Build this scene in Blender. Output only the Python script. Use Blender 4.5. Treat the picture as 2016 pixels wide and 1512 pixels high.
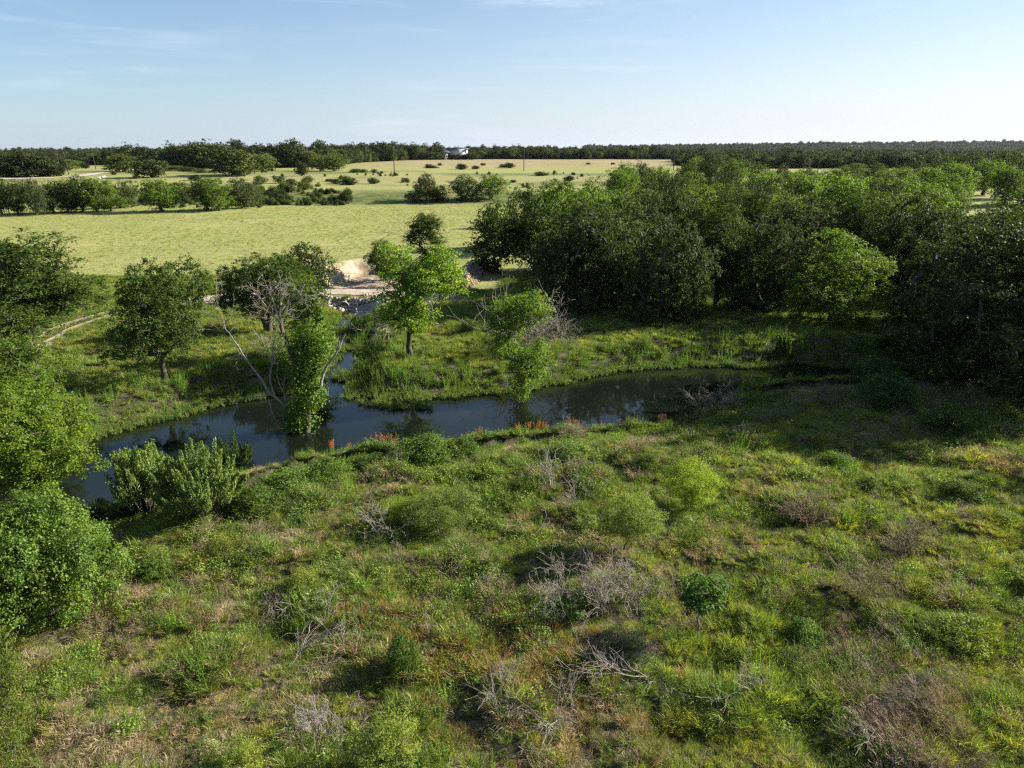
import bpy, math, random
import numpy as np
from math import radians as R

# ------------------------------------------------------------------ clear
for o in list(bpy.data.objects):
    bpy.data.objects.remove(o)
scene = bpy.context.scene
COL = scene.collection
rng = np.random.default_rng(7)

# ------------------------------------------------------------------ camera
CAM_H, PITCH, FPX = 15.0, R(17.8), 1446.0
cam_d = bpy.data.cameras.new('camera')
cam = bpy.data.objects.new('camera', cam_d)
COL.objects.link(cam)
cam.location = (0, 0, CAM_H)
cam.rotation_euler = (math.pi/2 - PITCH, 0, 0)
cam_d.sensor_width = 36.0
cam_d.lens = 36.0*FPX/2016.0
cam_d.clip_start = 0.3
cam_d.clip_end = 20000
scene.camera = cam

# ------------------------------------------------------------------ sun + sky
SUN_EL, SUN_AZ = R(25.0), R(17.0)          # azimuth measured from +X (picture right) towards +Y (away)
sd = bpy.data.lights.new('sun', 'SUN')
sd.energy = 5.0
sd.angle = R(0.55)
sd.color = (1.0, 0.92, 0.79)
sun = bpy.data.objects.new('sun', sd)
COL.objects.link(sun)
sv = (math.cos(SUN_EL)*math.cos(SUN_AZ), math.cos(SUN_EL)*math.sin(SUN_AZ), math.sin(SUN_EL))
from mathutils import Vector
sun.rotation_euler = Vector(sv).to_track_quat('Z', 'Y').to_euler()
sun.location = (sv[0]*300, sv[1]*300, sv[2]*300)

world = bpy.data.worlds.new('World')
scene.world = world
world.use_nodes = True
wn, wl = world.node_tree.nodes, world.node_tree.links
wn.clear()
w_out = wn.new('ShaderNodeOutputWorld')
w_bg = wn.new('ShaderNodeBackground')
sky = wn.new('ShaderNodeTexSky')
sky.sky_type = 'NISHITA'
sky.sun_disc = False
sky.sun_elevation = SUN_EL
sky.sun_rotation = math.pi/2 - SUN_AZ
sky.altitude = 250
sky.air_density = 1.0
sky.dust_density = 0.2
sky.ozone_density = 4.0
w_bg.inputs['Strength'].default_value = 0.050
# thin cirrus: streaky noise on the sky direction, mixed towards white
tc = wn.new('ShaderNodeTexCoord')
mp = wn.new('ShaderNodeMapping')
mp.inputs['Scale'].default_value = (2.2, 1.0, 24.0)
mp.inputs['Rotation'].default_value = (0, R(5), 0)
nz = wn.new('ShaderNodeTexNoise')
nz.inputs['Scale'].default_value = 1.7
nz.inputs['Detail'].default_value = 9
nz.inputs['Roughness'].default_value = 0.62
nz.inputs['Distortion'].default_value = 0.6
rp = wn.new('ShaderNodeValToRGB')
rp.color_ramp.elements[0].position = 0.52
rp.color_ramp.elements[1].position = 0.80
mpb = wn.new('ShaderNodeMapping')
mpb.inputs['Location'].default_value = (1.3, 0.4, -1.02)
mpb.inputs['Scale'].default_value = (3.0, 1.0, 9.0)
nzb = wn.new('ShaderNodeTexNoise')
nzb.inputs['Scale'].default_value = 1.3
rpb = wn.new('ShaderNodeValToRGB')
rpb.color_ramp.elements[0].position = 0.42
rpb.color_ramp.elements[1].position = 0.66
mul = wn.new('ShaderNodeMath'); mul.operation = 'MULTIPLY'
mul2 = wn.new('ShaderNodeMath'); mul2.operation = 'MULTIPLY'; mul2.inputs[1].default_value = 0.55
mixc = wn.new('ShaderNodeMix'); mixc.data_type = 'RGBA'
mixc.inputs[7].default_value = (6.6, 7.0, 7.4, 1)
wl.new(tc.outputs['Generated'], mp.inputs['Vector'])
wl.new(tc.outputs['Generated'], mpb.inputs['Vector'])
wl.new(mp.outputs[0], nz.inputs['Vector'])
wl.new(mpb.outputs[0], nzb.inputs['Vector'])
wl.new(nz.outputs['Fac'], rp.inputs['Fac'])
wl.new(nzb.outputs['Fac'], rpb.inputs['Fac'])
wl.new(rp.outputs['Color'], mul.inputs[0])
wl.new(rpb.outputs['Color'], mul.inputs[1])
# one brighter wisp high over the middle of the view
wd = wn.new('ShaderNodeVectorMath'); wd.operation = 'SUBTRACT'; wl.new(tc.outputs['Generated'], wd.inputs[0]); wd.inputs[1].default_value = (0.045, 0.985, 0.172)
ws = wn.new('ShaderNodeVectorMath'); ws.operation = 'MULTIPLY'; wl.new(wd.outputs[0], ws.inputs[0]); ws.inputs[1].default_value = (9.0, 2.0, 60.0)
wlen = wn.new('ShaderNodeVectorMath'); wlen.operation = 'LENGTH'; wl.new(ws.outputs[0], wlen.inputs[0])
wr = wn.new('ShaderNodeMapRange'); wr.inputs['From Min'].default_value = 1.15; wr.inputs['From Max'].default_value = 0.1
wl.new(wlen.outputs['Value'], wr.inputs['Value'])
nzw = wn.new('ShaderNodeTexNoise'); nzw.inputs['Scale'].default_value = 7.0; nzw.inputs['Detail'].default_value = 9; nzw.inputs['Roughness'].default_value = .7
mpw = wn.new('ShaderNodeMapping'); mpw.inputs['Scale'].default_value = (1.4, 1, 11); mpw.inputs['Rotation'].default_value = (0, R(-9), 0)
wl.new(tc.outputs['Generated'], mpw.inputs['Vector']); wl.new(mpw.outputs[0], nzw.inputs['Vector'])
wq = wn.new('ShaderNodeMapRange'); wq.inputs['From Min'].default_value = .45; wq.inputs['From Max'].default_value = .7; wl.new(nzw.outputs['Fac'], wq.inputs['Value'])
wm2 = wn.new('ShaderNodeMath'); wm2.operation = 'MULTIPLY'; wl.new(wr.outputs[0], wm2.inputs[0]); wl.new(wq.outputs[0], wm2.inputs[1])
wm3 = wn.new('ShaderNodeMath'); wm3.operation = 'MULTIPLY_ADD'; wm3.inputs[1].default_value = 1.3; wl.new(wm2.outputs[0], wm3.inputs[0]); wl.new(mul.outputs[0], wm3.inputs[2]); wm3.use_clamp = True
wl.new(wm3.outputs[0], mul2.inputs[0])
wl.new(mul2.outputs[0], mixc.inputs[0])
# thin summer haze low in the sky, brighter towards the sun
nrm = wn.new('ShaderNodeVectorMath'); nrm.operation = 'NORMALIZE'
wl.new(tc.outputs['Generated'], nrm.inputs[0])
sepz = wn.new('ShaderNodeSeparateXYZ'); wl.new(nrm.outputs[0], sepz.inputs[0])
def wmath(op, a, b=None, c=None):
    k = wn.new('ShaderNodeMath'); k.operation = op
    for i, q in enumerate((a, b, c)):
        if q is None: continue
        if isinstance(q, (int, float)): k.inputs[i].default_value = q
        else: wl.new(q, k.inputs[i])
    return k.outputs[0]
el_ = wmath('MAXIMUM', sepz.outputs[2], 0.0)
veil = wmath('MULTIPLY_ADD', wmath('POWER', 2.718, wmath('MULTIPLY', el_, -11.0)), 0.76, 0.10)
dt = wn.new('ShaderNodeVectorMath'); dt.operation = 'DOT_PRODUCT'
wl.new(nrm.outputs[0], dt.inputs[0]); dt.inputs[1].default_value = (math.cos(SUN_AZ), math.sin(SUN_AZ), 0)
mr = wn.new('ShaderNodeMapRange'); mr.inputs['From Min'].default_value = -0.35; mr.inputs['From Max'].default_value = 0.85
wl.new(dt.outputs['Value'], mr.inputs['Value'])
vc = wn.new('ShaderNodeMix'); vc.data_type = 'RGBA'
vc.inputs[6].default_value = (2.6, 3.75, 5.2, 1); vc.inputs[7].default_value = (6.6, 6.7, 6.9, 1)
wl.new(mr.outputs[0], vc.inputs[0])
vm = wn.new('ShaderNodeMix'); vm.data_type = 'RGBA'
wl.new(wmath('MINIMUM', wmath('MULTIPLY', veil, wmath('MULTIPLY_ADD', mr.outputs[0], .9, .72)), 0.93), vm.inputs[0]); wl.new(sky.outputs[0], vm.inputs[6]); wl.new(vc.outputs[2], vm.inputs[7])
wl.new(vm.outputs[2], mixc.inputs[6])
wl.new(mixc.outputs[2], w_bg.inputs['Color'])
wl.new(w_bg.outputs[0], w_out.inputs['Surface'])

scene.view_settings.view_transform = 'Standard'
scene.view_settings.look = 'None'
scene.view_settings.exposure = 1.6
scene.view_settings.gamma = 1.0
scene.view_settings.use_curve_mapping = False
scene.render.engine = 'CYCLES'
scene.cycles.max_bounces = 6
scene.cycles.diffuse_bounces = 3
scene.cycles.glossy_bounces = 3
scene.cycles.transmission_bounces = 4
scene.cycles.transparent_max_bounces = 4
scene.cycles.volume_bounces = 0
scene.cycles.use_denoising = False
scene.cycles.denoiser = 'OPENIMAGEDENOISE'
scene.cycles.denoising_input_passes = 'RGB_ALBEDO_NORMAL'
scene.cycles.denoising_prefilter = 'ACCURATE'
scene.cycles.pixel_filter_type = 'BLACKMAN_HARRIS'
scene.cycles.filter_width = 1.3

# ================================================================== maths
def ss(a, b, x):
    t = np.clip((np.asarray(x, float)-a)/(b-a), 0, 1)
    return t*t*(3-2*t)

_perm = np.random.default_rng(3).permutation(512).astype(np.int64)
_perm = np.concatenate([_perm, _perm, _perm])
def _h(ix, iy):
    return _perm[(_perm[ix & 511] + (iy & 511))] / 511.0
def vnoise(x, y):
    x = np.asarray(x, float); y = np.asarray(y, float)
    ix = np.floor(x).astype(np.int64); iy = np.floor(y).astype(np.int64)
    fx = x-ix; fy = y-iy
    fx = fx*fx*(3-2*fx); fy = fy*fy*(3-2*fy)
    a = _h(ix, iy); b = _h(ix+1, iy); c = _h(ix, iy+1); d = _h(ix+1, iy+1)
    return (a*(1-fx)+b*fx)*(1-fy) + (c*(1-fx)+d*fx)*fy
def fbm(x, y, o=4):
    s = 0; a = 1; n = 0
    for k in range(o):
        s = s + a*vnoise(x*2**k+17.3*k, y*2**k-9.1*k); n += a; a *= 0.5
    return s/n          # 0..1

_c, _s = math.cos(PITCH), math.sin(PITCH)
def ray(px, py):
    """direction of a photograph pixel (photo is 2016 x 1512), as dx, dz per unit of dy"""
    u = (px-1008.0)/FPX; v = (756.0-py)/FPX
    dy = _c + v*_s; dz = -_s + v*_c
    return u/dy, dz/dy
def on_z(px, py, z=0.0):
    ax, az = ray(px, py)
    y = (z-CAM_H)/az
    return (ax*y, y)
def at_y(px, py, y):
    ax, az = ray(px, py)
    return (ax*y, y, CAM_H+az*y)

WATER_Z = -1.2
def px_of(x, y, z):
    dep = y*_c+(CAM_H-z)*_s; up = (z-CAM_H)*_c+y*_s
    return 1008+FPX*x/dep, 756-FPX*up/dep
def poly_sd(poly, x, y):
    """signed distance to polygon, negative inside"""
    x = np.asarray(x, float); y = np.asarray(y, float)
    d = np.full(x.shape, 1e18); inside = np.zeros(x.shape, bool)
    n = len(poly)
    for i in range(n):
        ax, ay = poly[i]; bx, by = poly[(i+1) % n]
        ex, ey = bx-ax, by-ay
        t = np.clip(((x-ax)*ex+(y-ay)*ey)/(ex*ex+ey*ey+1e-9), 0, 1)
        d = np.minimum(d, (x-ax-t*ex)**2+(y-ay-t*ey)**2)
        c = ((ay > y) != (by > y))
        with np.errstate(divide='ignore', invalid='ignore'):
            xi = (bx-ax)*(y-ay)/(by-ay+1e-12)+ax
        inside ^= (c & (x < xi))
    d = np.sqrt(d)
    return np.where(inside, -d, d)
def line_sd(pts, x, y):
    x = np.asarray(x, float); y = np.asarray(y, float)
    d = np.full(x.shape, 1e18)
    for (ax, ay), (bx, by) in zip(pts[:-1], pts[1:]):
        ex, ey = bx-ax, by-ay
        t = np.clip(((x-ax)*ex+(y-ay)*ey)/(ex*ex+ey*ey+1e-9), 0, 1)
        d = np.minimum(d, (x-ax-t*ex)**2+(y-ay-t*ey)**2)
    return np.sqrt(d)

# outline of the creek on the water plane
_wpx = [(20, 1035), (120, 1010), (215, 1000), (300, 964), (380, 948), (470, 938), (520, 926), (600, 906), (680, 891), (790, 884),
        (850, 876), (950, 868), (1040, 852), (1180, 842), (1330, 832), (1410, 800), (1460, 762), (1600, 752), (1800, 748),
        (1820, 725), (1625, 722), (1560, 716), (1450, 722), (1400, 719), (1300, 722), (1200, 733), (1110, 751), (1060, 762),
        (1000, 774), (950, 774), (830, 783), (745, 784), (712, 776), (700, 760), (712, 738), (715, 700), (700, 668),
        (676, 650), (640, 650), (644, 690), (634, 726), (620, 756), (590, 768), (540, 775), (480, 787), (450, 793), (380, 809),
        (300, 829), (200, 851), (140, 886), (60, 905), (0, 925)]
WATER = [on_z(px, py, WATER_Z) for px, py in _wpx]
# scooped basin beyond the culvert road, and the road line
BASIN = [on_z(*p, 0) for p in [(590, 550), (625, 533), (660, 520), (700, 510), (760, 508), (840, 520), (870, 540), (850, 572), (740, 569), (620, 568)]]
ROAD_C = [on_z(*p, 0) for p in [(380, 596), (440, 586), (480, 580), (560, 577), (650, 575), (760, 576), (840, 580), (890, 588), (925, 578), (955, 560), (990, 545)]]
TRACK_C = [on_z(*p, 0) for p in [(40, 700), (95, 660), (150, 636), (200, 622), (240, 611), (300, 601), (380, 593), (440, 585)]]
CHAN = [on_z(*p, -1.2) for p in [(665, 660), (672, 640), (680, 628), (684, 612)]]
FAR_ROAD_PX = [(-60, 368, 300), (10, 353, 300), (110, 352, 305), (160, 347, 315), (185, 338, 335), (232, 330, 372), (262, 328, 395), (330, 325, 430)]

def H0(x, y):
    """land height without the creek"""
    x = np.asarray(x, float); y = np.asarray(y, float)
    w = 14*(fbm(x/70+3, y/300+1, 2)-.5)*2
    z = 2.5*ss(203+w, 226+w, y)*ss(170, 40, x)
    z = z + 2.2*ss(226, 370, y) + 1.3*ss(370, 620, y)
    z = z + 2.5*ss(230, 340, y)*ss(40, 170, x)
    z = z - 4*ss(700, 1300, y)*ss(60, 300, x) - 5*ss(800, 1500, y)
    z = z - 4.0*ss(330, 700, y)*ss(-60, -200, x)
    z = z + 34*np.exp(-((x-2100)/1500)**2-((y-3300)/500)**2) + 10*np.exp(-((x-300)/1500)**2-((y-3000)/400)**2)
    z = z + 14*np.exp(-((x+1500)/900)**2-((y-2900)/400)**2)
    z = z + 0.9*(fbm(x/60, y/60, 3)-.5)*ss(60, 200, y)
    near = 1-ss(60, 95, y)
    z = z + (1-ss(42, 60, y))*(.46*(vnoise(x/1.6+4, y/1.25)-.5)+.2*(vnoise(x/.8+4, y/.8+9)-.5))
    z = z + near*(0.5*(fbm(x/4.5+8, y/4.5, 3)-.5) + 0.8*(fbm(x/14, y/14+5, 2)-.5))
    z = z + 0.12*(fbm(x/9+8, y/9, 2)-.5)
    return z
def H(x, y):
    x = np.asarray(x, float); y = np.asarray(y, float)
    z = H0(x, y)
    sel = (y < 140) & (np.abs(x) < 90)
    if np.any(sel):
        xs, ys, zs = x[sel], y[sel], z[sel]
        dr = np.minimum(line_sd(ROAD_C[:8], xs, ys), line_sd(TRACK_C, xs, ys)+0.6)
        zs = zs*(ss(2.0, 6.0, dr))
        db = poly_sd(BASIN, xs, ys)
        zs = zs + .5*(fbm(xs/1.4, ys/1.4+8, 3)-.5)*ss(.5, -1, db)
        zs = zs - 2.0*ss(0.5, -2.2, db+0.9*(fbm(xs/2.3, ys/2.3, 3)-.5)) * ss(1.9, 3.6, line_sd(ROAD_C, xs, ys))
        d = poly_sd(WATER, xs, ys)
        d = np.minimum(d, line_sd(CHAN, xs, ys)-1.2)
        d = d + 0.7*(fbm(xs/2.0+5, ys/2.0, 2)-.5)
        pu, pv = px_of(xs, ys, zs)
        nearside = pv > np.interp(pu, [p[0] for p in _wpx[:18]], [p[1] for p in _wpx[:18]])-14
        bank = 2.2+1.6*fbm(xs/9, ys/9+3, 2)+np.where(nearside, 4.2, 0)
        road_keep = ss(2.1, 3.4, line_sd(ROAD_C, xs, ys))
        k = (1-ss(0, 1, d/bank))*np.where(ys > 66, road_keep, 1)
        zs = zs*(1-k) + (WATER_Z-0.05)*k - 0.7*ss(0, -2.0, d)*np.where(ys > 66, road_keep, 1)
        z = z.copy(); z[sel] = zs
    return z
def Hs(x, y):
    return float(H(np.array([x]), np.array([y]))[0])
def on_ground(px, py):
    """where the sight line of a photograph pixel meets the land"""
    ax, az = ray(px, py)
    ys = np.concatenate([np.arange(10, 260, .25), np.arange(260, 1500, 2.0)])
    zs = CAM_H+az*ys; hs = H(ax*ys, ys)
    i = np.argmax(zs <= hs)
    if not (zs <= hs).any(): i = len(ys)-1
    y = ys[i]
    return (ax*y, y, float(hs[i]))

# ================================================================== mesh helpers
TRIS = [0]
def mesh_np(name, V, F, mats, fmat=None, smooth=False, attrs=None):
    """V (n,3), F list of index arrays (m,3)/(m,4)"""
    me = bpy.data.meshes.new(name)
    V = np.ascontiguousarray(V, dtype=np.float32)
    if not isinstance(F, list): F = [F]
    F = [np.asarray(f, dtype=np.int32) for f in F if len(f)]
    nl = sum(f.size for f in F); nf = sum(len(f) for f in F)
    me.vertices.add(len(V)); me.vertices.foreach_set('co', V.ravel())
    me.loops.add(nl); me.polygons.add(nf)
    li = np.concatenate([f.ravel() for f in F]) if F else np.zeros(0, np.int32)
    me.loops.foreach_set('vertex_index', li)
    sizes = np.concatenate([np.full(len(f), f.shape[1], np.int32) for f in F]) if F else np.zeros(0, np.int32)
    starts = np.concatenate([[0], np.cumsum(sizes)[:-1]]).astype(np.int32)
    me.polygons.foreach_set('loop_start', starts)
    for m in (mats if isinstance(mats, (list, tuple)) else [mats]):
        me.materials.append(m)
    if fmat is not None:
        me.polygons.foreach_set('material_index', np.asarray(fmat, np.int32))
    if smooth:
        me.polygons.foreach_set('use_smooth', np.ones(nf, bool))
    if attrs:
        for k, a in attrs.items():
            at = me.color_attributes.new(name=k, type='FLOAT_COLOR', domain='POINT')
            at.data.foreach_set('color', np.ascontiguousarray(a, np.float32).ravel())
    me.update(calc_edges=True)
    TRIS[0] += int((sizes-2).sum())
    return me
def link(name, me, parent=None):
    o = bpy.data.objects.new(name, me); COL.objects.link(o)
    if parent is not None: o.parent = parent
    return o
def tag(o, label=None, cat=None, group=None, kind=None):
    if label: o['label'] = label
    if cat: o['category'] = cat
    if group: o['group'] = group
    if kind: o['kind'] = kind
    return o

def unit(v):
    return v/(np.linalg.norm(v, axis=-1, keepdims=True)+1e-9)

def tubes(P0, P1, R0, R1, sides=5):
    """prisms along edges P0->P1"""
    P0 = np.asarray(P0, float); P1 = np.asarray(P1, float)
    R0 = np.asarray(R0, float); R1 = np.asarray(R1, float)
    n = len(P0)
    d = unit(P1-P0)
    ref = np.where(np.abs(d[:, 2:3]) > 0.9, np.array([[1., 0, 0]]), np.array([[0, 0, 1.]]))
    u = unit(np.cross(ref, d)); v = np.cross(d, u)
    a = np.arange(sides)*2*np.pi/sides
    ring = np.cos(a)[None, :, None]*u[:, None, :] + np.sin(a)[None, :, None]*v[:, None, :]
    A = P0[:, None, :]+ring*R0[:, None, None]
    B = P1[:, None, :]+ring*R1[:, None, None]
    V = np.concatenate([A, B], 1).reshape(-1, 3)
    k = np.arange(sides); k2 = (k+1) % sides
    F = np.stack([k, k2, k2+sides, k+sides], 1)[None]+(np.arange(n)*2*sides)[:, None, None]
    return V, F.reshape(-1, 4)

def leaves_np(C, N, D, L, W, fold=0.15):
    """leaf quads: base, left, tip, right; centre C, normal N, direction D, length L, width W"""
    N = unit(N); D = unit(D-N*(D*N).sum(-1, keepdims=True)); S = np.cross(N, D)
    L = L[:, None]; W = W[:, None]
    b = C-D*L*.5; t = C+D*L*.5-N*L*fold
    l = C+S*W*.5+D*L*.05+N*L*fold*.4; r = C-S*W*.5+D*L*.05+N*L*fold*.4
    V = np.stack([b, l, t, r], 1).reshape(-1, 3)
    F = np.arange(len(C)*4).reshape(-1, 4)
    return V, F

# ================================================================== materials
def new_mat(name):
    m = bpy.data.materials.new(name); m.use_nodes = True
    m.node_tree.nodes.clear()
    return m, m.node_tree.nodes, m.node_tree.links
def leaf_mat(name, base, dark=0.55, light=1.5, trans=0.35, hue=(0.92, 1.0, 0.8), obj_var=0.25, rough=0.62, clump=1.2, spec=0.16):
    """leaf or blade: varies per leaf, per plant and in clumps; lets light through"""
    m, n, l = new_mat(name)
    out = n.new('ShaderNodeOutputMaterial')
    geo = n.new('ShaderNodeNewGeometry'); oi = n.new('ShaderNodeObjectInfo')
    nz = n.new('ShaderNodeTexNoise'); nz.inputs['Scale'].default_value = clump; nz.inputs['Detail'].default_value = 3
    l.new(geo.outputs['Position'], nz.inputs['Vector'])
    a = n.new('ShaderNodeMapRange'); a.inputs['To Min'].default_value = dark; a.inputs['To Max'].default_value = light
    l.new(geo.outputs['Random Per Island'], a.inputs['Value'])
    b = n.new('ShaderNodeMapRange'); b.inputs['To Min'].default_value = 1-obj_var; b.inputs['To Max'].default_value = 1+obj_var
    l.new(oi.outputs['Random'], b.inputs['Value'])
    m1 = n.new('ShaderNodeMath'); m1.operation = 'MULTIPLY'
    l.new(a.outputs[0], m1.inputs[0]); l.new(b.outputs[0], m1.inputs[1])
    c1 = n.new('ShaderNodeMix'); c1.data_type = 'RGBA'
    c1.inputs[6].default_value = (*base, 1)
    c1.inputs[7].default_value = (base[0]*hue[0]*1.5, base[1]*hue[1]*1.15, base[2]*hue[2], 1)
    cr = n.new('ShaderNodeMapRange'); cr.inputs['From Min'].default_value = .35; cr.inputs['From Max'].default_value = .68
    l.new(nz.outputs['Fac'], cr.inputs['Value']); l.new(cr.outputs[0], c1.inputs[0])
    sc = n.new('ShaderNodeVectorMath'); sc.operation = 'SCALE'
    l.new(c1.outputs[2], sc.inputs[0]); l.new(m1.outputs[0], sc.inputs['Scale'])
    p = n.new('ShaderNodeBsdfPrincipled')
    p.inputs['Roughness'].default_value = rough
    p.inputs['Specular IOR Level'].default_value = spec
    l.new(sc.outputs[0], p.inputs['Base Color'])
    if trans > 0:
        t = n.new('ShaderNodeBsdfTranslucent')
        tcx = n.new('ShaderNodeVectorMath'); tcx.operation = 'MULTIPLY'
        tcx.inputs[1].default_value = (1.35, 1.5, 0.55)
        l.new(sc.outputs[0], tcx.inputs[0]); l.new(tcx.outputs[0], t.inputs['Color'])
        mx = n.new('ShaderNodeMixShader'); mx.inputs[0].default_value = trans
        l.new(p.outputs[0], mx.inputs[1]); l.new(t.outputs[0], mx.inputs[2])
        l.new(mx.outputs[0], out.inputs['Surface'])
    else:
        l.new(p.outputs[0], out.inputs['Surface'])
    return m
def noisy_mat(name, stops, scale=4.0, rough=0.9, bump=0.3, bscale=None, detail=8, spec=0.2, stretch=(1, 1, 1)):
    m, n, l = new_mat(name)
    out = n.new('ShaderNodeOutputMaterial'); p = n.new('ShaderNodeBsdfPrincipled')
    g = n.new('ShaderNodeNewGeometry'); mp = n.new('ShaderNodeMapping'); mp.inputs['Scale'].default_value = stretch
    l.new(g.outputs['Position'], mp.inputs['Vector'])
    nz = n.new('ShaderNodeTexNoise'); nz.inputs['Scale'].default_value = scale; nz.inputs['Detail'].default_value = detail
    nz.inputs['Roughness'].default_value = 0.65
    l.new(mp.outputs[0], nz.inputs['Vector'])
    r = n.new('ShaderNodeValToRGB'); r.color_ramp.elements.remove(r.color_ramp.elements[0])
    r.color_ramp.elements[0].position = stops[0][0]; r.color_ramp.elements[0].color = (*stops[0][1], 1)
    for pos, c in stops[1:]:
        e = r.color_ramp.elements.new(pos); e.color = (*c, 1)
    l.new(nz.outputs['Fac'], r.inputs['Fac']); l.new(r.outputs[0], p.inputs['Base Color'])
    p.inputs['Roughness'].default_value = rough; p.inputs['Specular IOR Level'].default_value = spec
    if bump:
        nb = n.new('ShaderNodeTexNoise'); nb.inputs['Scale'].default_value = bscale or scale*3; nb.inputs['Detail'].default_value = 6
        l.new(mp.outputs[0], nb.inputs['Vector'])
        bp = n.new('ShaderNodeBump'); bp.inputs['Strength'].default_value = bump; bp.inputs['Distance'].default_value = 0.1
        l.new(nb.outputs['Fac'], bp.inputs['Height']); l.new(bp.outputs[0], p.inputs['Normal'])
    l.new(p.outputs[0], out.inputs['Surface'])
    return m

M = {}
M['oak'] = leaf_mat('oak_leaf', (0.046, 0.080, 0.020), dark=.75, light=1.25, spec=.1)
M['liveoak'] = leaf_mat('live_oak_leaf', (0.048, 0.076, 0.026), trans=0.25, dark=.75, light=1.25, spec=.1, hue=(1.1, 1.0, 1.0))
M['elm'] = leaf_mat('elm_leaf', (0.088, 0.150, 0.028), dark=.7, light=1.3, trans=0.42)
M['pecan'] = leaf_mat('pecan_leaf', (0.120, 0.200, 0.030), trans=0.45)
M['lush'] = leaf_mat('lush_leaf', (0.085, 0.150, 0.032), dark=.35, light=1.8, trans=0.40)
M['juniper'] = leaf_mat('juniper_scale', (0.090, 0.130, 0.022), trans=0.2)
M['far'] = leaf_mat('distant_leaf', (0.040, 0.058, 0.022), dark=.75, light=1.25, spec=.08, trans=0.15, clump=0.02, obj_var=0.35)
M['farbright'] = leaf_mat('distant_bright_leaf', (0.080, 0.118, 0.030), trans=0.3, clump=0.05, obj_var=0.25)
M['mesquite'] = leaf_mat('mesquite_leaf', (0.170, 0.240, 0.038), trans=0.45)
M['mesq2'] = leaf_mat('pale_mesquite_leaf', (0.135, 0.190, 0.060), trans=0.45)
M['bacch'] = leaf_mat('feathery_leaf', (0.110, 0.180, 0.050), trans=0.3)
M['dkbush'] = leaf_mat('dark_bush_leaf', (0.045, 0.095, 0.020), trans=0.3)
M['ivy'] = leaf_mat('ivy_leaf', (0.105, 0.185, 0.038), trans=0.35, spec=0.12, rough=0.6)
M['bark'] = noisy_mat('bark', [(0.3, (0.035, 0.028, 0.022)), (0.7, (0.13, 0.11, 0.09))], scale=6, stretch=(3, 3, .6), bump=.6)
M['palebark'] = noisy_mat('pale_bark', [(0.3, (0.10, 0.085, 0.07)), (0.7, (0.26, 0.23, 0.20))], scale=6, stretch=(3, 3, .6), bump=.6)
M['dead'] = noisy_mat('weathered_dead_wood', [(0.3, (0.15, 0.13, 0.11)), (0.7, (0.36, 0.32, 0.28))], scale=5, stretch=(2, 2, .8), bump=.4)
M['deaddk'] = noisy_mat('grey_dead_wood', [(0.3, (0.11, 0.09, 0.075)), (0.7, (0.30, 0.25, 0.21))], scale=5, bump=.3)
M['g_green'] = leaf_mat('green_grass', (0.140, 0.215, 0.045), trans=0.4, clump=.35, obj_var=.3)
M['g_yel'] = leaf_mat('yellow_green_grass', (0.235, 0.275, 0.050), trans=0.42, clump=.4, obj_var=.28)
M['g_dry'] = leaf_mat('dry_grass', (0.29, 0.245, 0.155), trans=0.25, hue=(.85, .95, .9), clump=.5, obj_var=.3)
M['g_red'] = leaf_mat('reddish_grass', (0.25, 0.155, 0.06), trans=0.3, hue=(.8, 1.1, .9), clump=.5)
M['g_field'] = leaf_mat('pasture_grass', (0.265, 0.29, 0.105), trans=0.3, dark=.8, light=1.15, hue=(.72, .88, .8), clump=.06, obj_var=.25)
M['forb'] = leaf_mat('weed_leaf', (0.110, 0.185, 0.045), trans=0.38, clump=.5, obj_var=.35)
M['forb2'] = leaf_mat('pale_weed_leaf', (0.160, 0.220, 0.050), trans=0.38, clump=.5, obj_var=.3)
M['weed'] = leaf_mat('tall_weed_leaf', (0.120, 0.230, 0.035), trans=0.42, clump=.4, obj_var=.3)
M['emerg'] = leaf_mat('water_plant_leaf', (0.130, 0.200, 0.060), trans=0.35, clump=.6)
M['twig'] = leaf_mat('dry_twig', (0.22, 0.18, 0.125), trans=0, hue=(.9, .95, 1), clump=.6, obj_var=.3)
M['dock'] = leaf_mat('rust_seed_head', (0.36, 0.16, 0.075), trans=0.25, hue=(.9, .8, .8))
M['water'], n, l = new_mat('creek_water')
out = n.new('ShaderNodeOutputMaterial'); p = n.new('ShaderNodeBsdfPrincipled')
p.inputs['Base Color'].default_value = (0.006, 0.009, 0.006, 1); p.inputs['Roughness'].default_value = 0.03; p.inputs['IOR'].default_value = 1.33
nb = n.new('ShaderNodeTexNoise'); nb.inputs['Scale'].default_value = 1.6; nb.inputs['Detail'].default_value = 5
g = n.new('ShaderNodeNewGeometry'); l.new(g.outputs['Position'], nb.inputs['Vector'])
bp = n.new('ShaderNodeBump'); bp.inputs['Strength'].default_value = 0.06; bp.inputs['Distance'].default_value = 0.03
l.new(nb.outputs['Fac'], bp.inputs['Height']); l.new(bp.outputs[0], p.inputs['Normal']); l.new(p.outputs[0], out.inputs['Surface'])
M['caliche'] = noisy_mat('caliche', [(0.25, (0.27, 0.21, 0.15)), (0.5, (0.40, 0.33, 0.25)), (0.75, (0.50, 0.42, 0.33))], scale=.9, bump=.4, bscale=6)
M['track'] = noisy_mat('dirt_track', [(0.3, (0.20, 0.18, 0.09)), (0.42, (0.34, 0.28, 0.18)), (0.75, (0.44, 0.37, 0.27))], scale=1.3, bump=.4, bscale=6)
M['farroad'] = noisy_mat('gravel_road', [(0.3, (0.36, 0.31, 0.26)), (0.75, (0.48, 0.42, 0.36))], scale=.3, bump=.2)
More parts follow.
